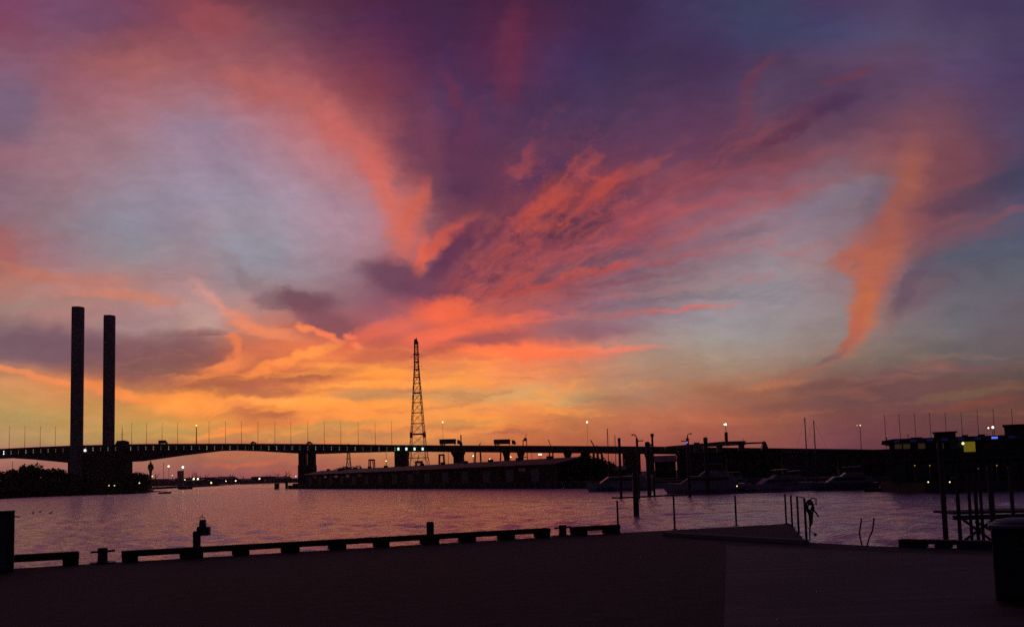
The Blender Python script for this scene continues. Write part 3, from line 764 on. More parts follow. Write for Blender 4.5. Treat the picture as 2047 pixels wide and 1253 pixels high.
# the twin towers
def tower(px0, px1, ptop, Y, label, skew):
    a, b = at(px0, ptop, Y), at(px1, ptop, Y); w = b.x-a.x; xm = (a.x+b.x)/2; ch = w*.12
    t = thing('bridge_tower', label, 'tower', (xm, Y+w/2, 0), 0, 'twin towers of the bridge')
    h = a.z; hw = w/2
    oct_ = [(-hw+ch, -hw), (hw*.45, -hw), (hw, -hw*.2), (hw, hw-ch), (hw-ch, hw), (-hw+ch, hw), (-hw, hw-ch), (-hw, -hw+ch)]
    MB().prism(oct_, -1, h-1.4).build('shaft', concrete, t)
    MB().prism([(x*.985, y*.985) for x, y in oct_], h-1.397, h).build('cap', plaster, t)
    MB().prism([(x*1.12, y*1.12) for x, y in oct_], -1.2, 7).build('plinth', dark_concrete, t)
tower(142.0, 161.8, 612.5, 748, 'nearer and taller-looking bridge tower on the left', .3)
tower(206.0, 224.6, 629.5, 797, 'farther bridge tower, right of the nearer one', .3)
# lamp columns standing on the deck
pole0 = None; cols = [17, 48, 79, 109, 262, 292, 323, 354, 417, 450, 482, 515, 549, 581, 615, 648, 681, 716, 750, 783]
rel = ['leftmost on the bridge', 'second from the left margin', 'third from the left margin', 'last before the nearer tower', 'first to the right of the sign gantry', 'second to the right of the gantry', 'third to the right of the gantry, beside a van', 'just left of the stout mast',
       'first to the right of the stout mast', 'second to the right of the stout mast', 'third to the right of the stout mast', 'three before the paired river pier', 'second before the paired river pier', 'just left of the paired river pier', 'directly above the paired river pier', 'first to the right of the paired river pier', 'second to the right of the paired pier', 'third to the right of the paired pier', 'second to the left of the lattice pylon', 'last before the lattice pylon']
for px, rl in zip(cols, rel):
    X = at(px, 890, BY).x; tz = topz(X); ht = zat(px, 853 if px < 120 else 846 if px < 400 else 842.5, BY+1) - tz; lb = 'slim lamp column, ' + rl
    if pole0 is None:
        pole0 = thing('lamp_column', lb, 'lamp column', (X, BY+1, tz), 0, 'slim lamp columns along the bridge')
        MB().tube([(0, 0, 0), (0, 0, 16)], [.17, .09], 6).build('column', steel, pole0); MB().box((0, .6, 16.0), (.35, 1.5, .18)).build('lantern', steel, pole0); H0 = 16.0
        c = pole0
    else: c = dup(pole0, (X, BY+1, tz), 0, lb)
    c.scale = (1, 1, ht/H0)
# stout mast with a dim light
X = at(391, 887, BY).x; tz = topz(X); h = zat(390, 851, BY+2)-tz
t = thing('stout_mast', 'stout dark mast on the bridge with a small pale light on top', 'mast', (X, BY+2, tz))
MB().tube([(0, 0, 0), (0, 0, h)], [.42, .26], 8).build('pole', steel, t); MB().ball((0, 0, h+.3), .4).build('light', warm, t)
# gantry box and mast right of the far tower
X = at(243, 887, BY).x; tz = topz(X); t = thing('sign_gantry', 'dark gantry with a thin crossed mast beside the far tower', 'gantry', (X, BY+2, tz))
MB().slab([(-6.0, -1), (5.2, -1), (4.6, 2.2), (1.6, 3.2), (-4, 3.0)], -.8, .8).build('sign_box', rust, t); MB().tube([(-.4, 0, 3), (-.4, 0, 14.5)], [.3, .1], 6).build('mast', steel, t)
m = MB()
for z, w in ((7.6, 2.2), (9.6, 1.2), (5.5, .9), (12, .7)): m.box((-.4, 0, z), (w, .15, .18))
m.build('crossarm', steel, t)

# trucks and cars on the deck
def wheels(t, xs, ys, r):
    for x in xs:
        for y in ys: MB().tube([(x, y-.15, r), (x, y+.15, r)], r, 10).build('wheel', rubber, t)
def truck(px0, px1, cx0, cx1, label, proto=None):
    Y = BY+3; X0, X1, X2 = at(px0, 885, Y).x, at(px1, 885, Y).x, at(cx1, 885, Y).x; tz = topz(X0)+.1; Ln = X1-X0
    t = thing('semi_truck', label, 'truck', (X0, Y, tz), 0, 'trucks on the bridge')
    MB().box((Ln/2, 0, 2.9), (Ln, 2.5, 3.3)).build('trailer', grey_metal, t, bevel=.08)
    MB().box((Ln/2, 0, 1.05), (Ln*.96, 1.0, .35)).build('chassis', rubber, t)
    a = at(cx0, 885, Y).x - X0; b = X2 - X0
    cab = MB().slab([(a, .6), (b, .6), (b, 2.0), (b-.5, 2.3), (b-1.1, 3.35), (a+.9, 3.9), (a+.1, 3.5)], -1.2, 1.2).build('cab', red_metal, t)
    MB().slab([(b-.52, 2.35), (b-.4, 2.3), (b-.98, 3.3), (b-1.05, 3.3)], -1.0, 1.0).build('windscreen', tint, t)
    MB().tube([(a+.1, -.9, 2.5), (a+.1, -.9, 4.3)], .09, 6).build('exhaust', steel, t)
    wheels(t, (1.2, 2.5, 3.8, Ln-.8, b-1.0), (-1.1, 1.1), .52)
truck(878.5, 911.5, 914, 922, 'left semi truck on the bridge, just right of the lattice pylon')
truck(987, 1020, 1023, 1031.5, 'right semi truck on the bridge, farther from the lattice pylon')
def car(px, w, h, label, m):
    Y = BY+2.5; X = at(px, 887, Y).x; t = thing('van' if h > 2 else 'car', label, 'van' if h > 2 else 'car', (X, Y, topz(X)+.1), 0, 'cars on the bridge')
    if h > 2: MB().slab([(-w/2, .35), (w/2, .35), (w/2, 1.1), (w/2-.9, 1.4), (w/2-1.5, h), (-w/2+.1, h)], -.95, .95).build('body', m, t, bevel=.05)
    else:
        MB().slab([(-w/2, .3), (w/2, .3), (w/2, .75), (w/2-1.0, .95), (-w/2+.3, 1.0), (-w/2, .8)], -.88, .88).build('body', m, t, bevel=.05)
        MB().slab([(-w/2+.6, .95), (w/2-1.1, .95), (w/2-1.8, h), (-w/2+1.0, h)], -.75, .75).build('cabin', tint, t)
    wheels(t, (-w/2+.9, w/2-.9), (-.8, .8), .33)
car(326, 6.8, 2.75, 'tall van on the bridge between the gantry and the stout mast', grey_metal)
car(507, 4.6, 1.75, 'car on the bridge left of the paired river pier', red_metal)
car(619, 4.8, 1.9, 'car on the bridge directly above the paired river pier', grey_metal)
car(1300, 4.8, 1.9, 'car on the right part of the bridge beside the chimney pipes', grey_metal)

# ---------------------------------------------------------------- lattice pylon
def lattice(name, label, cat, px, pb, ptop, Y, prof, r, parts=None, rz=.5, sect=10, grp=None):
    c = at(px, pb, Y); zt = zat(px, ptop, Y); h = zt - 1
    t = thing(name, label, cat, (c.x, Y, 0), rz, grp)
    def w(z):
        f_ = z/h
        for (a, wa), (b, wb) in zip(prof, prof[1:]):
            if a <= f_ <= b: return wa + (wb-wa)*(f_-a)/(b-a)
        return prof[-1][1]
    cor = [(-1, -1), (1, -1), (1, 1), (-1, 1)]
    lv = [h*(1-(1-k/sect)**1.35) for k in range(sect+1)]
    for cx_, cy_ in cor: MB().tube([(cx_*w(z), cy_*w(z), z) for z in lv], r, 6).build('leg', mat('pylon_steel', (.16, .06, .06), .6, .3, scale=.1), t)
    bm_ = MB()
    for k in range(sect):
        z0, z1 = lv[k], lv[k+1]
        for i in range(4):
            (ax_, ay_), (bx_, by_) = cor[i], cor[(i+1) % 4]
            bm_.tube([(ax_*w(z0), ay_*w(z0), z0), (bx_*w(z1), by_*w(z1), z1)], r*.45, 4, False); bm_.tube([(bx_*w(z0), by_*w(z0), z0), (ax_*w(z1), ay_*w(z1), z1)], r*.45, 4, False)
            bm_.tube([(ax_*w(z1), ay_*w(z1), z1), (bx_*w(z1), by_*w(z1), z1)], r*.7, 4, False)
    bm_.build('bracing', mat('pylon_steel', (.16, .06, .06), .6, .3), t)
    return t, w, h
t, w, h = lattice('lattice_pylon', 'tall reddish lattice pylon rising behind the bridge', 'pylon', 836.5, 931, 684, 850, [(0, 9.6), (.3, 5.6), (.75, 2.4), (.84, 1.7), (1, 1.4)], .3, rz=.25, sect=15)
pm = mat('pylon_steel', (.16, .06, .06))
m = MB()
for f_ in (.345, .225): m.box((0, 0, h*f_), (w(h*f_)*2+1.2, w(h*f_)*2+1.2, 1.0))
m.build('platform', pm, t)
for sx in (-1, 1): MB().box((sx*(w(h*.34)+.5), 0, h*.34), (1.6, 4, 4.6)).build('cabinet', pm, t)
for f_, ww in ((.92, 3.4), (.865, 2.9), (.81, 3.2), (.755, 2.8), (.64, 2.8)): MB().box((0, 0, h*f_), (ww*1.5, ww*1.5, .7)).build('collar', pm, t)
for f_ in (.905, .835): MB().tube([(-5.5, 0, h*f_-.5), (5.5, 0, h*f_)], .12, 4).build('crossarm', steel, t)
m = MB(); m.box((0, 0, h+.6), (3.4, 3.4, 2.2)); m.box((-.3, 0, h+2.6), (2.4, 2.4, 2.2)); m.tube([(.5, 0, h+3), (.5, 0, h+5)], .3, 6); m.build('head', rust, t)
for sx, f_ in ((-1, .345), (1, .345)): MB().ball((sx*w(h*f_), -w(h*f_)-.6, h*f_+.5), .45).build('warning_light', red_l, t)
t2, w2, h2 = lattice('lattice_pylon', 'small distant lattice pylon under the bridge, left of the tall one', 'pylon', 697, 935, 886, 1500, [(0, 6.5), (.5, 2.6), (1, 1.0)], .42, rz=.3, sect=7)
MB().box((0, 0, h2*.62), (9, .6, .6)).build('crossarm', steel, t2)

# ---------------------------------------------------------------- wharf shed
def shed():
    fr = [atz(576, 977), atz(610, 976.6), atz(1182, 976.0)]
    a, b = fr[0], fr[2]; d = (b-a); rz = math.atan2(d.y, d.x); Ln = d.length; nrm = Vector((-d.y, d.x, 0)).normalized()
    if nrm.y < 0: nrm = -nrm
    o = MB().prism([(a.x, a.y), (b.x, b.y), ((b+nrm*46).x, (b+nrm*46).y), ((a+nrm*46).x, (a+nrm*46).y)], -1.5, 2.0).build('wharf', dark_concrete); struct(o, 'dark wharf carrying the long shed')
    s0 = a + d*.055 + nrm*5; L_ = Ln*.86
    t = thing('wharf_shed', 'long low dark shed on the wharf under the bridge', 'shed', (s0.x, s0.y, 2.0), rz)
    H, D, R = 5.4, 17.0, 7.4
    MB().box((L_/2, D/2, H/2), (L_, D, H)).build('wall', brick, t)
    n = 3; rf = MB()
    rf.add([(-1, -1.5, H), (L_+1, -1.5, H), (L_+1, D/2, R), (-1, D/2, R), (-1, D+1.5, H), (L_+1, D+1.5, H), (-1, -1.5, H-.25), (L_+1, -1.5, H-.25)], [(0, 1, 2, 3), (3, 2, 5, 4), (0, 3, 4), (1, 5, 2), (6, 7, 1, 0)])
    rf.build('roof', roofing, t)
    k = 0
    x = 8
    while x < L_-10:
        f_ = MB().box((x, -.04, 2.0), (5.4, .08, 4.0)).build('roller_door', mat('faded_door', (.15, .15, .17), .7), t, bevel=.01)
        x += 17.3; k += 1
    x = 16.5
    while x < L_-10:
        MB().box((x, -.03, 3.9), (4.5, .06, 1.0)).build('window', tint, t); x += 17.3
    for i in range(12): MB().box((12+i*L_/12.5, D/2, R+.35), (2.0, 1.2, .8)).build('roof_vent', roofing, t)
    # piles under the wharf edge
    m = MB(); x = 0
    while x < Ln: p = a + d.normalized()*x - nrm*.3; m.tube([(p.x, p.y, -2), (p.x, p.y, 1.7)], .22, 6); x += 4.2
    tag(m.build('fender_row', timber), 'row of dark fender timbers along the wharf face', 'fender')
    return a, d, nrm, rz
sa, sd, sn, srz = shed()
for i, (px, pt) in enumerate([(640, 944), (658, 941), (676, 938), (700, 935.5), (652, 946), (1163, 912), (1180, 915), (1196, 920), (1209, 927)]):
    wl = ['low, at the left tip of the wharf', 'second on the left tip of the wharf', 'third on the left tip of the wharf', 'highest at the left end of the shed', 'in front of the left end of the shed', 'left of four at the right end of the shed', 'second of four at the right end of the shed', 'third of four at the right end of the shed', 'lowest, rightmost at the right end of the shed'][i]
    f_ = (px-576)/(1182-576); q = atz(px, 976); Y = q.y + (30 if i != 4 else 3.5); X = at(px, 950, Y).x; tree(i, X, Y, 2.0, (zat(px, pt, Y)-2)*1.1, 'dark tree ' + wl, 'trees around the wharf shed', 1.4)

# ---------------------------------------------------------------- harbour cranes and other far structures
def cr_parts(t, Hp, Wp, Dp, r, m_=None):
    m_ = m_ or rust
    for sx in (-1, 1):
        for sy in (-1, 1): MB().tube([(sx*Wp*.56, sy*Dp/2, 0), (sx*Wp*.38, sy*Dp/2, Hp)], r, 6).build('leg', m_, t)
    m = MB(); m.box((0, -Dp/2, Hp), (Wp, r*2, r*2.4)); m.box((0, Dp/2, Hp), (Wp, r*2, r*2.4)); m.box((0, 0, Hp*.55), (Wp*.9, Dp, r*1.4)); m.build('portal_beam', m_, t)
FARY = 1250
def base(px, Y): return (at(px, 945, Y).x, Y, 0)
def zz(px, py, Y=FARY): return zat(px, py, Y)
CG = 'cranes of the container port'
def portal(px, ptop, wpx, label, Y=FARY, r=.7, head=None, boom=None):
    t = thing('harbour_crane', label, 'crane', base(px, Y), 0, CG); H = zz(px, ptop, Y); Wm = wpx/F*Y
    cr_parts(t, H, Wm, 14, r)
    if head:      # operator house / machinery on top: width px, height px
        MB().box((head[2]/F*Y if len(head) > 2 else 0, 0, H+head[1]/F*Y/2), (head[0]/F*Y, 6, head[1]/F*Y)).build('machinery_house', grey_metal, t)
    if boom:      # dx, dy px from the top
        x0, z0, x1, z1 = [q/F*Y for q in boom]
        m = MB(); m.tube([(x0, -1.2, H+z0), (x1, -1.0, H+z1)], r*.6, 5); m.tube([(x0, 1.2, H+z0), (x1, 1.0, H+z1)], r*.6, 5)
        for k in range(9): f0, f1 = k/9, (k+1)/9; m.tube([(x0+(x1-x0)*f0, -1.1 if k % 2 else 1.1, H+z0+(z1-z0)*f0), (x0+(x1-x0)*f1, 1.1 if k % 2 else -1.1, H+z0+(z1-z0)*f1)], r*.35, 4)
        m.build('boom', rust, t)
    return t
portal(743.5, 919, 10, 'small gantry crane seen under the bridge, between the small pylon and the tall one', r=.75)
portal(838, 924, 15, 'crane with an A-shaped jib standing between the legs of the tall pylon', head=(13, 3), boom=(-3, 0, 0, 16), r=.7)
portal(883.5, 909, 11, 'gantry crane seen under the bridge just right of the tall pylon', r=.75)
portal(924, 893, 6, 'crane with a boxy top rising above the bridge right of the left truck', head=(5, 9, -1), r=1.2, boom=(-1, 8, -1, 24))
portal(956, 898, 13, 'crane with a small tilted head between the two trucks', boom=(0, 0, 6, 13), head=(5, 3), r=.9)
portal(1010, 900, 20, 'broad gantry crane half hidden behind the right truck', r=.9)
portal(1051, 880, 9, 'tall crane with a bulky head right of the right truck', head=(6, 5, 1), boom=(2, 3, 3, 13), r=.5)
portal(1103, 893, 8, 'crane with a short jib leaning left, left of the lit pole', boom=(1, -2, -5, 15), r=.7)
portal(1192, 893, 9, 'crane with a thick twin jib leaning left, right of the lit pole', boom=(0, -3, -9, 14), r=1.0)
portal(1200, 905, 10, 'low crane under the right part of the bridge', r=.7, boom=(-2, 0, -9, 12))
# conveyor gallery right of the chimneys
Y = 700; t = thing('conveyor_gallery', 'raised conveyor gallery climbing right above the bridge', 'conveyor', (0, Y, 0))
def P3(px, py): q = at(px, py, Y); return (q.x, q.z)
MB().slab([P3(1330, 897), P3(1489, 889), P3(1489, 881), P3(1440, 882.5), P3(1380, 888), P3(1330, 892)], -2.5, 2.5).build('gallery', grey_metal, t)
MB().slab([P3(1489, 887.5), P3(1526, 886), P3(1526, 883), P3(1489, 884)], -1.5, 1.5).build('truss', grey_metal, t)
MB().slab([P3(1520, 905), P3(1538, 905), P3(1530, 884), P3(1526, 881)], -2, 2).build('end_tower', grey_metal, t)
for px in (1395, 1440, 1484): a, b = P3(px-3, 990), P3(px+3, 884); MB().box(((a[0]+b[0])/2, 0, b[1]/2), (b[0]-a[0], 2, b[1])).build('leg', grey_metal, t)
MB().tube([(P3(1485.5, 884)[0], 0, P3(1485.5, 884)[1]), (P3(1485.5, 876)[0], 0, P3(1485.5, 875)[1])], .15, 5).build('aerial', steel, t)

# ---------------------------------------------------------------- pipes, piles and lamps around the marina
def lampball(m, c, r, parent, mm, name='lamp'): return MB().ball(c, r, 8, 6).build(name, mm, parent, True)
def vpile(px, ptop, Y, wpx, label, cap=None, name='tall_pile'):
    q = at(px, ptop, Y); r = wpx/2/F*Y; t = thing(name, label, 'pile', (q.x, Y, 0), 0, 'tall piles of the marina')
    MB().lathe((0, 0, 0), [(r, -2), (r, q.z-r), (r*.7, q.z)], 12).build('shaft', rust, t, True)
    if cap: MB().lathe((0, 0, 0), [(r*cap*.7, q.z-r*3), (r*cap, q.z-r*1.6), (r*cap, q.z), (r*.4, q.z+r*.4)], 12).build('cap', rust, t, True)
    else: MB().lathe((0, 0, 0), [(r*1.1, q.z-r*5), (r*1.12, q.z-r*4), (r*1.1, q.z-r*3.9)], 12).build('collar', steel, t, True)
    return t
vpile(1237.5, 876, 170, 5.2, 'short flat-topped pile left of the curved street lamp', 1.15)
vpile(1303.5, 867, 175, 4.2, 'slim pile with a swollen head right of the curved street lamp', 1.7)
vpile(1294, 884, 180, 8, 'squat thick pile just left of the swollen-headed one', 1.3)
vpile(1410, 875, 185, 8.0, 'broad forked-topped pile between the blue light and the lit mast', 1.1)
q = pile(1269, 944, 99, .28, 'thick lone pile standing in open water before the marina', base=-2, m=rust)
# curved street lamps
def swan(px, ptop, Y, wpx, arms, label, blue=False):
    q = at(px, ptop, Y); k = Y/F; t = thing('street_lamp', label, 'street lamp', (q.x, Y, 0), 0, 'double-armed street lamps')
    MB().lathe((0, 0, 0), [(wpx*k/2, 0), (wpx*k/2, q.z)], 10).build('column', rust, t, True)
    for cur in arms:
        m = MB().tube([(x*k, 0, q.z+z*k) for x, z in cur], .09, 6); m.build('arm', steel, t)
        x, z = cur[-1]; MB().ball((x*k, 0, q.z+z*k), 1.9*k, 8, 6, .7).build('lamp_head', rust, t, True)
    if blue: lampball(None, (-2*k, -wpx*k*.8, q.z-9*k), 1.9*k, t, blue_l, 'blue_light')
swan(1273, 876, 165, 4.6, ([(0, 0), (-2, 5), (-6, 8.5), (-9, 7)], [(0, -5), (5, -5), (11, -5)]), 'curved street lamp above the thick bridge pier, without a light')
swan(1374, 875, 165, 6, ([(0, 0), (1, 6), (4, 8.5), (8, 8)], [(-1, -8), (-5, -6), (-11, -6)]), 'street lamp with a bright blue light on its column', True)
# lit poles
LG = 'lit poles along the skyline'
def litpole(px, py, pbase, Y, label, rpx=2.0, mm=warm, heads=((0, 0),), rad=.15, name='floodlight_pole'):
    q = at(px, py, Y); k = Y/F; z0 = zat(px, pbase, Y); t = thing(name, label, 'lamp post', (q.x, Y, z0), 0, LG)
    MB().tube([(0, 0, 0), (0, 0, q.z-z0)], [rad, rad*.6], 6).build('pole', steel, t)
    if len(heads) > 1:
        xs = [h_[0]*k for h_ in heads]; MB().tube([(min(xs), 0, q.z-z0-.1), (max(xs), 0, q.z-z0-.1)], rad*.5, 5).build('crossarm', steel, t)
    for hx, hz_ in heads[:3]: lampball(None, (hx*k, -.2, q.z-z0+hz_*k), (rpx*(.6 if (hx, hz_) != heads[0] else 1))*k/2*1.4, t, mm)
    return t
litpole(885, 843.5, 920, 800, 'thin pole with a warm light just right of the tall pylon', 1.7)
litpole(1173.5, 843.5, 940, 800, 'thin pole with a bright round light left of the marina masts', 2.4, bright)
q = litpole(1450.5, 848, 884, 690, 'pole with a dazzling light on the conveyor gallery', 3.0, bright, ((0, 0), (-2.5, 0)), .3)
MB().box((0, 0, 3.4), (1.9, 1.9, 7.2)).build('column_base', rust, q)
litpole(1719, 850, 980, 260, 'pole with a pair of small lights left of the waterfront restaurant', 1.8, yellow_l, ((0, 0), (-6, 0)), .12)
litpole(1984, 854, 980, 240, 'pole with a glaring light beside the taller block', 3.2, bright, ((0, 0), (-9, -1)), .12)

# ---------------------------------------------------------------- right bank, quay buildings
rb = [atz(1215, 976), atz(1330, 974), atz(1500, 974), atz(1700, 971), atz(1960, 968), atz(2300, 962)]
rbp = [(28, 262), (60, 262), (150, 300), (420, 330)]
o = MB().prism([(30, 268), (62, 262), (85, 225), (90, 172), (60, 166), (60, 148), (300, 148), (600, 300), (600, 1500), (25, 1500), (25, 420)], -1.5, 1.6).build('right_bank', dark_concrete); struct(o, 'dark reclaimed land behind the marina')
def building(px0, px1, ptop, Y, dep, label, m_, name='warehouse', rows=1, z0=1.6, lit=(), roof='flat', grp=None, ncol=None):
    a, b = at(px0, ptop, Y), at(px1, ptop, Y); w = b.x-a.x; fa = math.atan2((a.x+b.x)/2, Y) if Y < 500 else 0; w *= math.cos(fa); h = (a.z+b.z)/2 - z0
    t = thing(name, label, 'building', ((a.x+b.x)/2+math.sin(fa)*dep/2, Y+math.cos(fa)*dep/2, z0), -fa, grp)
    if roof == 'flat':
        MB().box((0, 0, (h-.4)/2), (w, dep, h-.4)).build('wall', m_, t); MB().box((0, 0, h-.2), (w+.5, dep+.5, .4)).build('roof', roofing, t)
    else:
        MB().box((0, 0, h*.36), (w, dep, h*.72)).build('wall', m_, t)
        MB().add([(-w/2-.4, -dep/2-.4, h*.72), (w/2+.4, -dep/2-.4, h*.72), (w/2+.4, 0, h), (-w/2-.4, 0, h), (-w/2-.4, dep/2+.4, h*.72), (w/2+.4, dep/2+.4, h*.72)], [(0, 1, 2, 3), (3, 2, 5, 4), (0, 3, 4), (1, 5, 2), (0, 4, 5, 1)]).build('roof', roofing, t)
    n = ncol or max(2, int(w/6)); k = 0
    for r in range(rows):
        for i in range(n):
            z = h*.7*(r+.55)/rows; x = -w/2 + w*(i+.5)/n
            MB().box((x, -dep/2-.03, z), (w/n*.5, .06, h*.22/rows**.3)).build('window', yellow_l if k in lit else tint, t); k += 1
    return t
building(1308, 1350, 909, 330, 24, 'low gabled shed behind the marina, left of the white yachts', brick, roof='gable')
building(1352, 1450, 905, 300, 20, 'wide dark storehouse under the bridge behind the largest yacht', plaster, ncol=6)
building(1452, 1560, 899, 290, 20, 'dark storehouse behind the middle yachts', brick, ncol=6, rows=2)
building(1562, 1672, 903, 285, 20, 'dark storehouse behind the two bare masts', plaster, ncol=6, rows=2)
building(1674, 1778, 899, 240, 24, 'dark quay building left of the restaurant', brick, ncol=5, rows=2)
building(1190, 1250, 931, 360, 20, 'small low shed between the wharf shed and the thick bridge pier', plaster, roof='gable', ncol=3)

# restaurant on the waterfront
Y = 158.0; k = Y/F*1.06
RA = math.radians(24)                     # the facade is turned towards the quay
P0r = at(1778, 900, Y)
def RXY(px):
    d = ray(px, 900); tn = -math.tan(RA)   # facade line: y = Y + tn*(x - x0)
    s_ = (Y - tn*P0r.x)/(d.y - tn*d.x); return d.x*s_, d.y*s_
def RX(px): x, y = RXY(px); return P0r.x + (x-P0r.x)/math.cos(RA)
def RZ(px, py): return zat(px, py, RXY(px)[1])
rx0 = P0r.x; t = thing('waterfront_restaurant', 'two-storey waterfront restaurant with a flat roof and one lit yellow window', 'building', (rx0, Y, 1.6), -RA)
Hr = RZ(1850, 876) - 1.6; Wr = RX(2240)-rx0
MB().box((Wr/2, 8, Hr/2-.3), (Wr, 16, Hr-.6)).build('wall', mat('dark_cladding', (.05, .045, .05), .7, scale=1), t)
z1 = Hr
MB().slab([(-1.0, z1-.75), (Wr+1, z1-.75), (Wr+1, z1), (.8, z1+.05), (-.9, z1-.2)], -2.2, 17).build('roof', rust, t)
def wx(px): return RX(px) - rx0
for a, b, hh_, lb in ((1820, 1843, 3.5, None), (1868, 1912, 10.5, 'raised penthouse box on the roof'), (1925, 1937, 4.5, None), (1958, 1972, 4.5, None), (1800, 1815, 2, None)):
    o = MB().box(((wx(a)+wx(b))/2, 5, z1+hh_*k/2), (wx(b)-wx(a), 5, hh_*k-.01)).build('roof_box', rust, t)
    if lb: o['label'] = lb; MB().box(((wx(a)+wx(b))/2, 5, z1+hh_*k+.06), (wx(b)-wx(a)+.5, 5.6, .12)).build('roof_slab', rust, t)
cur_m = bpy.data.materials.new('lit_curtain'); cur_m.use_nodes = True; tt = cur_m.node_tree; tt.nodes.clear()
e = tt.nodes.new('ShaderNodeEmission'); wv_ = tt.nodes.new('ShaderNodeTexWave'); wv_.inputs['Scale'].default_value = 2.2; wv_.inputs['Distortion'].default_value = 3; wv_.bands_direction = 'X'
rr_ = tt.nodes.new('ShaderNodeValToRGB'); rr_.color_ramp.elements[0].color = (.06, .045, .004, 1); rr_.color_ramp.elements[1].color = (.17, .125, .01, 1)
tcx = tt.nodes.new('ShaderNodeTexCoord'); tt.links.new(tcx.outputs['Object'], wv_.inputs[0]); tt.links.new(wv_.outputs['Fac'], rr_.inputs[0]); tt.links.new(rr_.outputs[0], e.inputs[0]); o_ = tt.nodes.new('ShaderNodeOutputMaterial'); tt.links.new(e.outputs[0], o_.inputs[0])
def win(px0, px1, py0, py1, mm, lb=None):
    x0, x1, za, zb_ = wx(px0), wx(px1), RZ(px0, py1)-1.6, RZ(px0, py0)-1.6
    f_ = MB().box(((x0+x1)/2, -.05, (za+zb_)/2), (x1-x0+.2, .1, zb_-za+.2)).build('window', rust, t)
    MB().box(((x0+x1)/2, -.12, (za+zb_)/2), (x1-x0, .03, zb_-za)).build('pane', mm, f_)
    if lb: f_['label'] = lb
win(1927, 1950, 881.5, 903, cur_m, 'brightly lit yellow window with curtains')
dimw = glow('dim_room', (.035, .022, .012), .6)
for a, b in ((1789, 1803), (1806, 1820), (1873, 1887), (1836, 1850), (1900, 1915), (1968, 1984), (1996, 2012)): win(a, b, 886, 897, dimw if a < 1890 else tint)
lampball(None, (wx(1926), -.4, RZ(1926, 886)-1.6), .2, t, yellow_l)
for px in (1795, 1828, 1860, 1891, 1923, 1956, 1989, 2023):
    MB().box((wx(px), -2.26, z1-.32), (10*k, .05, .3)).build('blue_strip_light', blue_l if px in (1989,) else dim_blue, t)
MB().box((Wr/2, -1.8, 3.4), (Wr, 3.4, .25)).build('balcony', rust, t)
for px in range(1782, 2200, 26): MB().box((wx(px), -3.2, 1.6), (.25, .25, 3.4)).build('pillar', rust, t)
for px in range(1782, 2200, 26): MB().box((wx(px+12), -.04, 1.6), (1.7, .08, 2.2)).build('shopfront', tint, t)
t = building(2003, 2260, 843.5, 178, 20, 'taller dark block rising behind the restaurant at the right edge', mat('dark_cladding', (.05, .045, .05), .7), name='tower_block', rows=2, ncol=4)
# slim poles behind the restaurant
sp0 = None; rel2 = ['leftmost, above the end of the restaurant roof', 'second above the restaurant roof', 'third, above the left roof boxes', 'left of the penthouse box', 'directly above the penthouse box', 'just right of the penthouse box', 'above the lit yellow window', 'beside the glaring light', 'rightmost, above the taller block']
for (px, pt), rl in zip([(1768, 830), (1797, 829), (1828, 828), (1858, 826), (1889, 826), (1921, 826), (1953, 821), (1985, 819), (2022, 818)], rel2):
    Yp = 230; q = at(px, pt, Yp); lb = 'slim flagless pole, ' + rl
    if sp0 is None:
        sp0 = thing('slim_pole', lb, 'pole', (q.x, Yp, 1.6), 0, 'slim poles behind the restaurant'); MB().tube([(0, 0, 0), (0, 0, 12)], [.08, .05], 6).build('shaft', steel, sp0)
        MB().tube([(-.12, 0, 12), (.12, 0, 12)], .06, 6).build('finial', steel, sp0); c = sp0
    else: c = dup(sp0, (q.x, Yp, 1.6), 0, lb)
    c.scale = (1, 1, (q.z-1.6)/12)
# lamps on and before the restaurant terrace
LQ = 'small quay lamps'
def small(px, py, Y, mm, label, rpx=1.6, foot=1.6, cat='lamp'):
    q = at(px, py, Y); k_ = Y/F; t = thing('quay_lamp', label, cat, (q.x, Y, foot), 0, LQ)
    MB().tube([(0, 0, 0), (0, 0, max(.3, q.z-foot))], .06*max(1, k_*8), 5).build('pole', steel, t); lampball(None, (0, -.1, q.z-foot), rpx*k_*.62, t, mm)
small(1772, 871.5, 156, amber, 'tiny pinkish lamp at the left end of the restaurant roof', 1.3, RZ(1772, 880))
small(1815, 865, 158, amber, 'tiny lamp on the roof between the poles', 1.0, RZ(1815, 876))
small(1855, 963, 143, yellow_l, 'left yellow lamp at the water before the restaurant', 2.3)
small(1898, 963, 140, yellow_l, 'right yellow lamp at the water before the restaurant', 2.3)
small(1828, 930, 150, amber, 'left amber lamp under the restaurant balcony', 1.8)
small(1858, 930, 147, amber, 'middle amber lamp under the restaurant balcony', 1.8)
small(1992, 930, 139, amber, 'right amber lamp under the restaurant balcony', 1.8)
small(1955, 936, 141, dim_green, 'dim green lamp under the restaurant balcony', 2.0)
small(1473, 971, 172, yellow_l, 'yellow lamp low between the yachts of the marina', 2.0, 0.5)
for px, py, mm, rp_, lb in ((946, 911, warm, 1.9, 'pale lamp under the bridge between the trucks'), (979, 917, yellow_l, 2.0, 'yellowish lamp on the shed ridge line between the trucks'), (1021, 913, warm, 1.5, 'faint lamp under the right truck'), (1078, 908, warm, 2.4, 'left of a close pair of bright lamps under the bridge'), (1081.5, 908, warm, 2.2, 'right of a close pair of bright lamps under the bridge'), (1205, 905, warm, 2.2, 'lamp under the bridge near the leaning crane'), (1240, 931, yellow_l, 2.0, 'yellow lamp low beside the thick bridge pier'), (772, 921, warm, 1.5, 'small lamp left of the solid bridge pier')):
    small(px, py, 900 if py < 925 else 330, mm, lb, rp_)

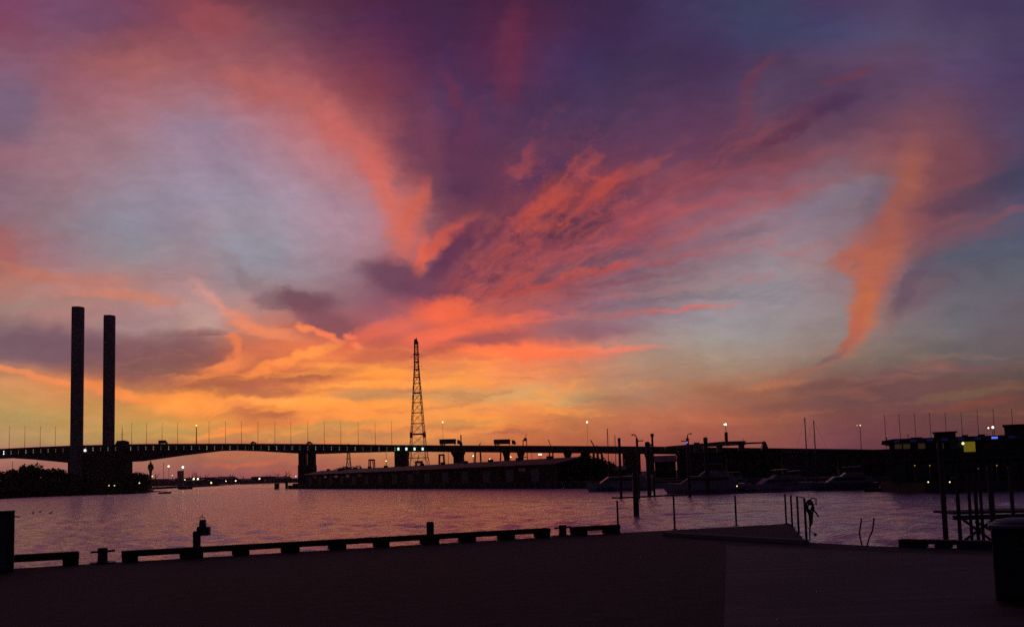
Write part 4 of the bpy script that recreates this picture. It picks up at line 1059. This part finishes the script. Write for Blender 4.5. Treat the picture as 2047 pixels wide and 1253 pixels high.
# ---------------------------------------------------------------- boats
def hull(Ln, B, H, bow=.25):
    m = MB(); st = 9; vs = []; 
    for i in range(st+1):
        f_ = i/st; x = -Ln/2 + Ln*f_; b = B/2*(1 - max(0, (f_-.45)/.55)**2.2); z = H*(1 + bow*f_**2)
        wl = b*.8; vs += [(x - (Ln*.06*(1 if i == st else 0)), -wl*.6, -.3), (x, -b, z*.45), (x, -b*1.02, z), (x, b*1.02, z), (x, b, z*.45), (x - (Ln*.06*(1 if i == st else 0)), wl*.6, -.3)]
    fs = []
    for i in range(st):
        for k in range(6): fs.append((i*6+k, i*6+(k+1) % 6, (i+1)*6+(k+1) % 6, (i+1)*6+k))
    fs += [(5, 4, 3, 2, 1, 0), tuple(st*6+k for k in range(6))]
    return m.add(vs, fs)
def yacht(x, y, rz, Ln, label, m_=None, fly=True, grp='motor yachts in the marina'):
    m_ = m_ or white_hull; B = Ln*.28; H = Ln*.11; t = thing('motor_yacht', label, 'boat', (x, y, 0), rz, grp)
    hull(Ln, B, H).build('hull', m_, t, bevel=.02)
    MB().slab([(-Ln*.42, H), (Ln*.3, H*1.1), (Ln*.16, H*1.95), (-Ln*.32, H*2.0), (-Ln*.38, H*1.9)], -B*.36, B*.36).build('cabin', white_hull, t, bevel=.03)
    MB().slab([(-Ln*.3, H*1.4), (Ln*.19, H*1.42), (Ln*.13, H*1.78), (-Ln*.3, H*1.8)], -B*.365, B*.365).build('window_band', tint, t)
    if fly:
        MB().slab([(-Ln*.3, H*2.0), (Ln*.06, H*1.97), (-.02*Ln, H*2.5), (-Ln*.28, H*2.45)], -B*.3, B*.3).build('flybridge', white_hull, t, bevel=.03)
        MB().slab([(-Ln*.24, H*3.25), (Ln*.0, H*3.2), (0, H*3.3), (-Ln*.26, H*3.38)], -B*.3, B*.3).build('hardtop', white_hull, t)
        m = MB()
        for sx in (-.22, -.04):
            for sy in (-1, 1): m.tube([(Ln*sx, sy*B*.27, H*2.3), (Ln*sx, sy*B*.27, H*3.28)], .04, 5)
        m.build('hardtop_post', steel, t)
    m = MB()
    for i in range(8): f_ = .15+i*.045; m.tube([(Ln*f_*1.0, -B*.42*(1-max(0, f_-.1)*1.2), H*1.1), (Ln*f_, -B*.42*(1-max(0, f_-.1)*1.2), H*1.1+.7)], .025, 4)
    m.tube([(Ln*.15, -B*.38, H*1.1+.7), (Ln*.47, -B*.2, H*1.15+.7)], .025, 4); m.build('bow_rail', steel, t)
    MB().tube([(-Ln*.2, 0, H*2.4), (-Ln*.22, 0, H*4.2)], .05, 5).build('aerial', steel, t)
    return t
def sail(px, ptop, Y, Ln, label, rz=.3, m_=None):
    q = at(px, ptop, Y); t = thing('sailing_yacht', label, 'boat', (q.x, Y, 0), rz, 'sailing yachts in the marina'); m_ = m_ or white_hull; H = Ln*.09
    hull(Ln, Ln*.26, H).build('hull', m_, t)
    MB().slab([(-Ln*.2, H), (Ln*.2, H*1.1), (Ln*.12, H*1.6), (-Ln*.2, H*1.6)], -Ln*.07, Ln*.07).build('cabin', white_hull, t, bevel=.03)
    MB().tube([(0, 0, H), (0, 0, q.z)], [.12, .09], 8).build('mast', steel, t, True)
    MB().tube([(0, 0, H*2.3), (-Ln*.4, 0, H*2.2)], .07, 6).build('boom', steel, t)
    MB().tube([(0, .2, q.z*.62), (0, -.9, q.z*.62)], .03, 5).build('spreader', steel, t)
    m = MB(); m.tube([(0, 0, q.z-.1), (-Ln*.48, 0, H)], .014, 4); m.tube([(0, 0, q.z-.1), (Ln*.48, 0, H*1.2)], .014, 4); m.build('stay', steel, t)
    return t
p = atz(1240, 981); yacht(p.x, p.y+2, math.pi+.05, 15.5, 'low sleek yacht nearest the wharf shed, left of the marina', mat('grey_gelcoat', (.22, .22, .26), .35, scale=.5), fly=False)
p = atz(1412, 985.5); yacht(p.x, p.y+2, math.pi-.15, 15, 'largest white flybridge yacht in the middle of the marina')
p = atz(1556, 982); yacht(p.x, p.y+3, math.pi+.3, 11, 'white flybridge yacht left of the two bare masts')
p = atz(1700, 980); yacht(p.x, p.y+3, math.pi-.1, 11.5, 'bluish flybridge yacht right of the two bare masts', blue_hull)
p = atz(1330, 977); yacht(p.x, p.y+14, .3, 9, 'small white yacht between the thick lone pile and the largest yacht', None, False)
p = atz(1490, 979); yacht(p.x, p.y+16, math.pi, 10, 'white yacht half hidden behind the yellow lamp', None, True)
p = atz(1622, 978); yacht(p.x, p.y+16, math.pi+.1, 10, 'white yacht moored just behind the two bare masts', None, True)
sail(1608.5, 834, 190, 11, 'sailing yacht with the taller of two bare masts', .5)
sail(1626.5, 840, 196, 10, 'sailing yacht with the shorter of two bare masts', -.3, blue_hull)
sail(1214, 856, 236, 11, 'lone sailing yacht whose mast rises left of the street lamps', 1.2, blue_hull)
sail(1229, 868, 300, 10, 'distant sailing yacht with a thin mast right of the lone one', 1.0, blue_hull)
# pontoons
def pontoon(px0, px1, py, w, label):
    a, b = atz(px0, py), atz(px1, py); d = b-a; t = thing('pontoon', label, 'pontoon', ((a.x+b.x)/2, (a.y+b.y)/2, 0), math.atan2(d.y, d.x), 'floating pontoons of the marina')
    MB().box((0, w/2, .2), (d.length, w, .55)).build('float', dark_concrete, t); MB().box((0, w/2, .53), (d.length, w+.2, .1)).build('boardwalk', timber, t)
    MB().box((0, -.15, .3), (d.length, .12, .2)).build('fender', rubber, t)
pontoon(1728, 1905, 982.5, 2.2, 'long pontoon in front of the restaurant, close above the open water')
pontoon(1345, 1500, 984, 1.6, 'pontoon along the largest yacht'); pontoon(1500, 1728, 979, 1.8, 'pontoon under the two bare masts'); pontoon(1890, 2090, 978.5, 2.0, 'pontoon at the right edge behind the slim piles')
# ---------------------------------------------------------------- small craft and marks left of the river pier
def launch(px, py, wpx, label, cab=False):
    p = atz(px, py); Ln = wpx/F*p.y; t = thing('small_launch', label, 'boat', (p.x, p.y, 0), 0, 'small boats on the river'); H = Ln*(.09 if not cab else .1)
    hull(Ln, Ln*.3, H*1.3).build('hull', blue_hull, t)
    if cab: MB().slab([(-Ln*.3, H), (Ln*.16, H), (Ln*.1, H*2.1), (-Ln*.26, H*2.2)], -Ln*.1, Ln*.1).build('cabin', white_hull, t); MB().tube([(-Ln*.1, 0, H*2), (-Ln*.1, 0, H*3.6)], Ln*.006, 5).build('aerial', steel, t)
    else: MB().slab([(-Ln*.06, H), (Ln*.12, H), (Ln*.09, H*1.75), (-Ln*.04, H*1.75)], -Ln*.06, Ln*.06).build('console', white_hull, t)
launch(330, 986, 25, 'small dark open launch off the tip of the left bank')
launch(371, 977.5, 29, 'cabin boat moored before the round silo', True)
def mark(px, py, w, ht, label, name='channel_marker'):
    p = atz(px, py); k_ = p.y/F; t = thing(name, label, 'marker', (p.x, p.y, 0)); m = MB()
    for sx in (-1, 0, 1):
        for sy in (-1, 1): MB().tube([(sx*w*k_*.4, sy*w*k_*.3, -1), (sx*w*k_*.32, sy*w*k_*.25, ht*k_*.8)], w*k_*.12, 6).build('pile', timber, t)
    MB().box((0, 0, ht*k_*.8), (w*k_, w*k_*.8, ht*k_*.25)).build('platform', timber, t); MB().tube([(0, 0, ht*k_*.9), (0, 0, ht*k_*1.3)], w*k_*.06, 5).build('staff', steel, t)
mark(553.5, 977.3, 9, 12, 'dark channel marker left of the paired river pier'); mark(573, 976.5, 5, 15, 'slim fender cluster at the tip of the wharf')

# ---------------------------------------------------------------- far harbour skyline
Y = 1750
t = thing('signal_tower', 'distant bulb-topped signal tower right of the bank', 'tower', base(301, Y), 0); zt = zat(301, 921, Y); k = Y/F
MB().lathe((0, 0, 0), [(2.6*k, 0), (2.4*k, zt*.5), (3.0*k, zt*.62), (5.2*k, zt*.70), (5.4*k, zt*.80), (4*k, zt*.88), (1.8*k, zt*.9), (1.3*k, zt)], 12).build('shaft', dark_concrete, t, True)
MB().box((3.8*k, 0, zt*.73), (3.4*k, 4, 5.5*k)).build('cabin', dark_concrete, t)
t = thing('silo', 'round pale silo on the far shore behind the cabin boat', 'silo', base(361, Y), 0); zt = zat(361, 940.5, Y)
MB().lathe((0, 0, 0), [(6.2*k, 0), (6.2*k, zt*.97), (5.6*k, zt)], 20).build('drum', concrete, t, True); MB().lathe((0, 0, 0), [(6.45*k, zt*.93), (6.45*k, zt*.97)], 20).build('rim', steel, t)
SG = 'floodlights of the far harbour'
for px, py, rp_, mm, pole, lb in ((337.5, 931.5, 3.4, bright, 960, 'left of the two brightest far floodlights, on a thin pole'), (366, 933.5, 4.2, bright, 942, 'brightest far floodlight, on top of the round silo'), (305, 951.5, 2.8, yellow_l, 962, 'lamp at the foot of the signal tower'), (345, 950, 1.9, yellow_l, 962, 'small lamp left of the round silo'), (370, 958.5, 2.6, yellow_l, 966, 'lamp at the foot of the round silo'), (387.5, 957, 3.2, warm, 966, 'left of a close pair of far lamps'), (396, 957, 3.2, warm, 966, 'right of a close pair of far lamps'), (422.5, 964.5, 3.6, yellow_l, 970, 'low lamp near the water right of the lamp pair'), (452, 961, 1.6, warm, 968, 'faint lamp in the middle of the far shore'), (471.5, 960.5, 2.0, warm, 968, 'second faint lamp of the far shore'), (519, 956.5, 2.8, warm, 966, 'clear white lamp left of the channel marker'), (592, 951.5, 2.4, mint_l, 965, 'green lamp beside the paired river pier'), (280, 965, 2.4, yellow_l, 972, 'lamp on the dark bank tip')):
    Yp = 1700 if px > 300 else 560
    if px == 592: Yp = 700
    q = at(px, py, Yp); kk = Yp/F; z0 = zat(px, pole, Yp); t = thing('harbour_floodlight', 'far ' + lb if 'far' not in lb else lb, 'lamp', (q.x, Yp, z0), 0, SG)
    MB().tube([(0, 0, 0), (0, 0, q.z-z0)], .35*kk, 5).build('pole', steel, t); lampball(None, (0, -1, q.z-z0), rp_*kk*.5, t, mm)
for i, px in enumerate((218, 229)): small(px, 970, 515, yellow_l, ['left', 'right'][i] + ' of two faint lamps on the bank under the bridge', 1.7, 2)
random.seed(5)
wn = ['leftmost', 'second', 'third', 'fourth', 'fifth', 'sixth', 'seventh', 'eighth', 'ninth', 'tenth', 'eleventh']
px = 284; i = 0
while px < 600:
    wpx = random.uniform(20, 40); pt = 957.5 + random.uniform(-4.5, 1) - (px-284)*.008; Yb = 1800 + random.uniform(0, 300)
    building(px, px+wpx, pt, Yb, 60, wn[min(i, 10)] + ' low warehouse of the far shore, counted from the silo side', dark_concrete, name='far_warehouse', roof='gable' if i % 2 else 'flat', ncol=3, z0=.5, grp='warehouses of the far shore'); px += wpx*.93; i += 1
# distant cranes above the far shore
FG = 'distant cranes of the far shore'
lbl = ['beside the signal tower', 'left of the lamp pair', 'between the lamp pair and the left bank', 'right of the lamp pair', 'third after the lamp pair', 'above the faint middle lamp', 'second after the middle lamp', 'above the second faint lamp', 'left of the clear white lamp', 'right of the clear white lamp', 'above the channel marker', 'between marker and river pier', 'just left of the river pier']
first = None
for i, (px, pt) in enumerate([(311, 945), (384, 944), (378, 950), (392, 941), (400, 948), (411, 947), (442, 948), (460, 946), (487, 950), (540, 948), (556, 945), (572, 940), (578, 944)]):
    Yc = 1900; zt = zat(px, pt, Yc); X = at(px, 955, Yc).x
    if first is None:
        first = thing('distant_crane', 'thin distant crane ' + lbl[i], 'crane', (X, Yc, 0), 0, FG)
        m = MB()
        for sx in (-1, 1): m.tube([(sx*3, 0, 0), (sx*1.2, 0, 14)], .7, 5)
        m.tube([(0, 0, 12), (0, 0, 24)], .8, 5); m.build('tower', rust, first); MB().tube([(0, 0, 15), (-5, 0, 22), (-7, 0, 26)], [.6, .5, .35], 5).build('jib', rust, first)
        MB().box((1.6, 0, 14), (4.5, 3, 3)).build('machinery_house', rust, first); c = first
    else: c = dup(first, (X, Yc, 0), 0, 'thin distant crane ' + lbl[i])
    c.scale = (random.choice((-1, 1))*random.uniform(.7, 1.3), 1, zt/26)
for px, pt, lb in ((25, 923, 'thin tall post on the left bank beside the highest crown'), (327, 925, 'thin unlit mast between the signal tower and the floodlight'), (772, 905, 'thin mast under the bridge left of the solid pier'), (1063, 905, 'thin mast seen under the bridge between the hammerhead piers'), (896, 903, 'thin mast under the bridge right of the tall pylon')):
    Yq = 560 if px == 25 else 1300; q = at(px, pt, Yq); t = thing('thin_mast', lb, 'mast', (q.x, Yq, 0)); MB().tube([(0, 0, 0), (0, 0, q.z)], .45*Yq/F, 5).build('shaft', steel, t)
    MB().box((0, 0, q.z), (1.8*Yq/F, .4, .7*Yq/F)).build('head', steel, t)
# evening haze over the harbour
hz = MB().box((0, 1900, 78), (8400, 4400, 164)).build('haze', steel); hz['kind'] = 'stuff'; hz['label'] = 'thin evening haze over the harbour'; hz['category'] = 'haze'
hm = bpy.data.materials.new('evening_haze'); hm.use_nodes = True; t = hm.node_tree; t.nodes.clear(); pv_ = t.nodes.new('ShaderNodeVolumePrincipled'); o_ = t.nodes.new('ShaderNodeOutputMaterial')
pv_.inputs['Density'].default_value = .00003; pv_.inputs['Color'].default_value = (.92, .74, .8, 1); pv_.inputs['Anisotropy'].default_value = .7
t.links.new(pv_.outputs[0], o_.inputs['Volume']); hz.data.materials.clear(); hz.data.materials.append(hm)
bpy.context.view_layer.update()
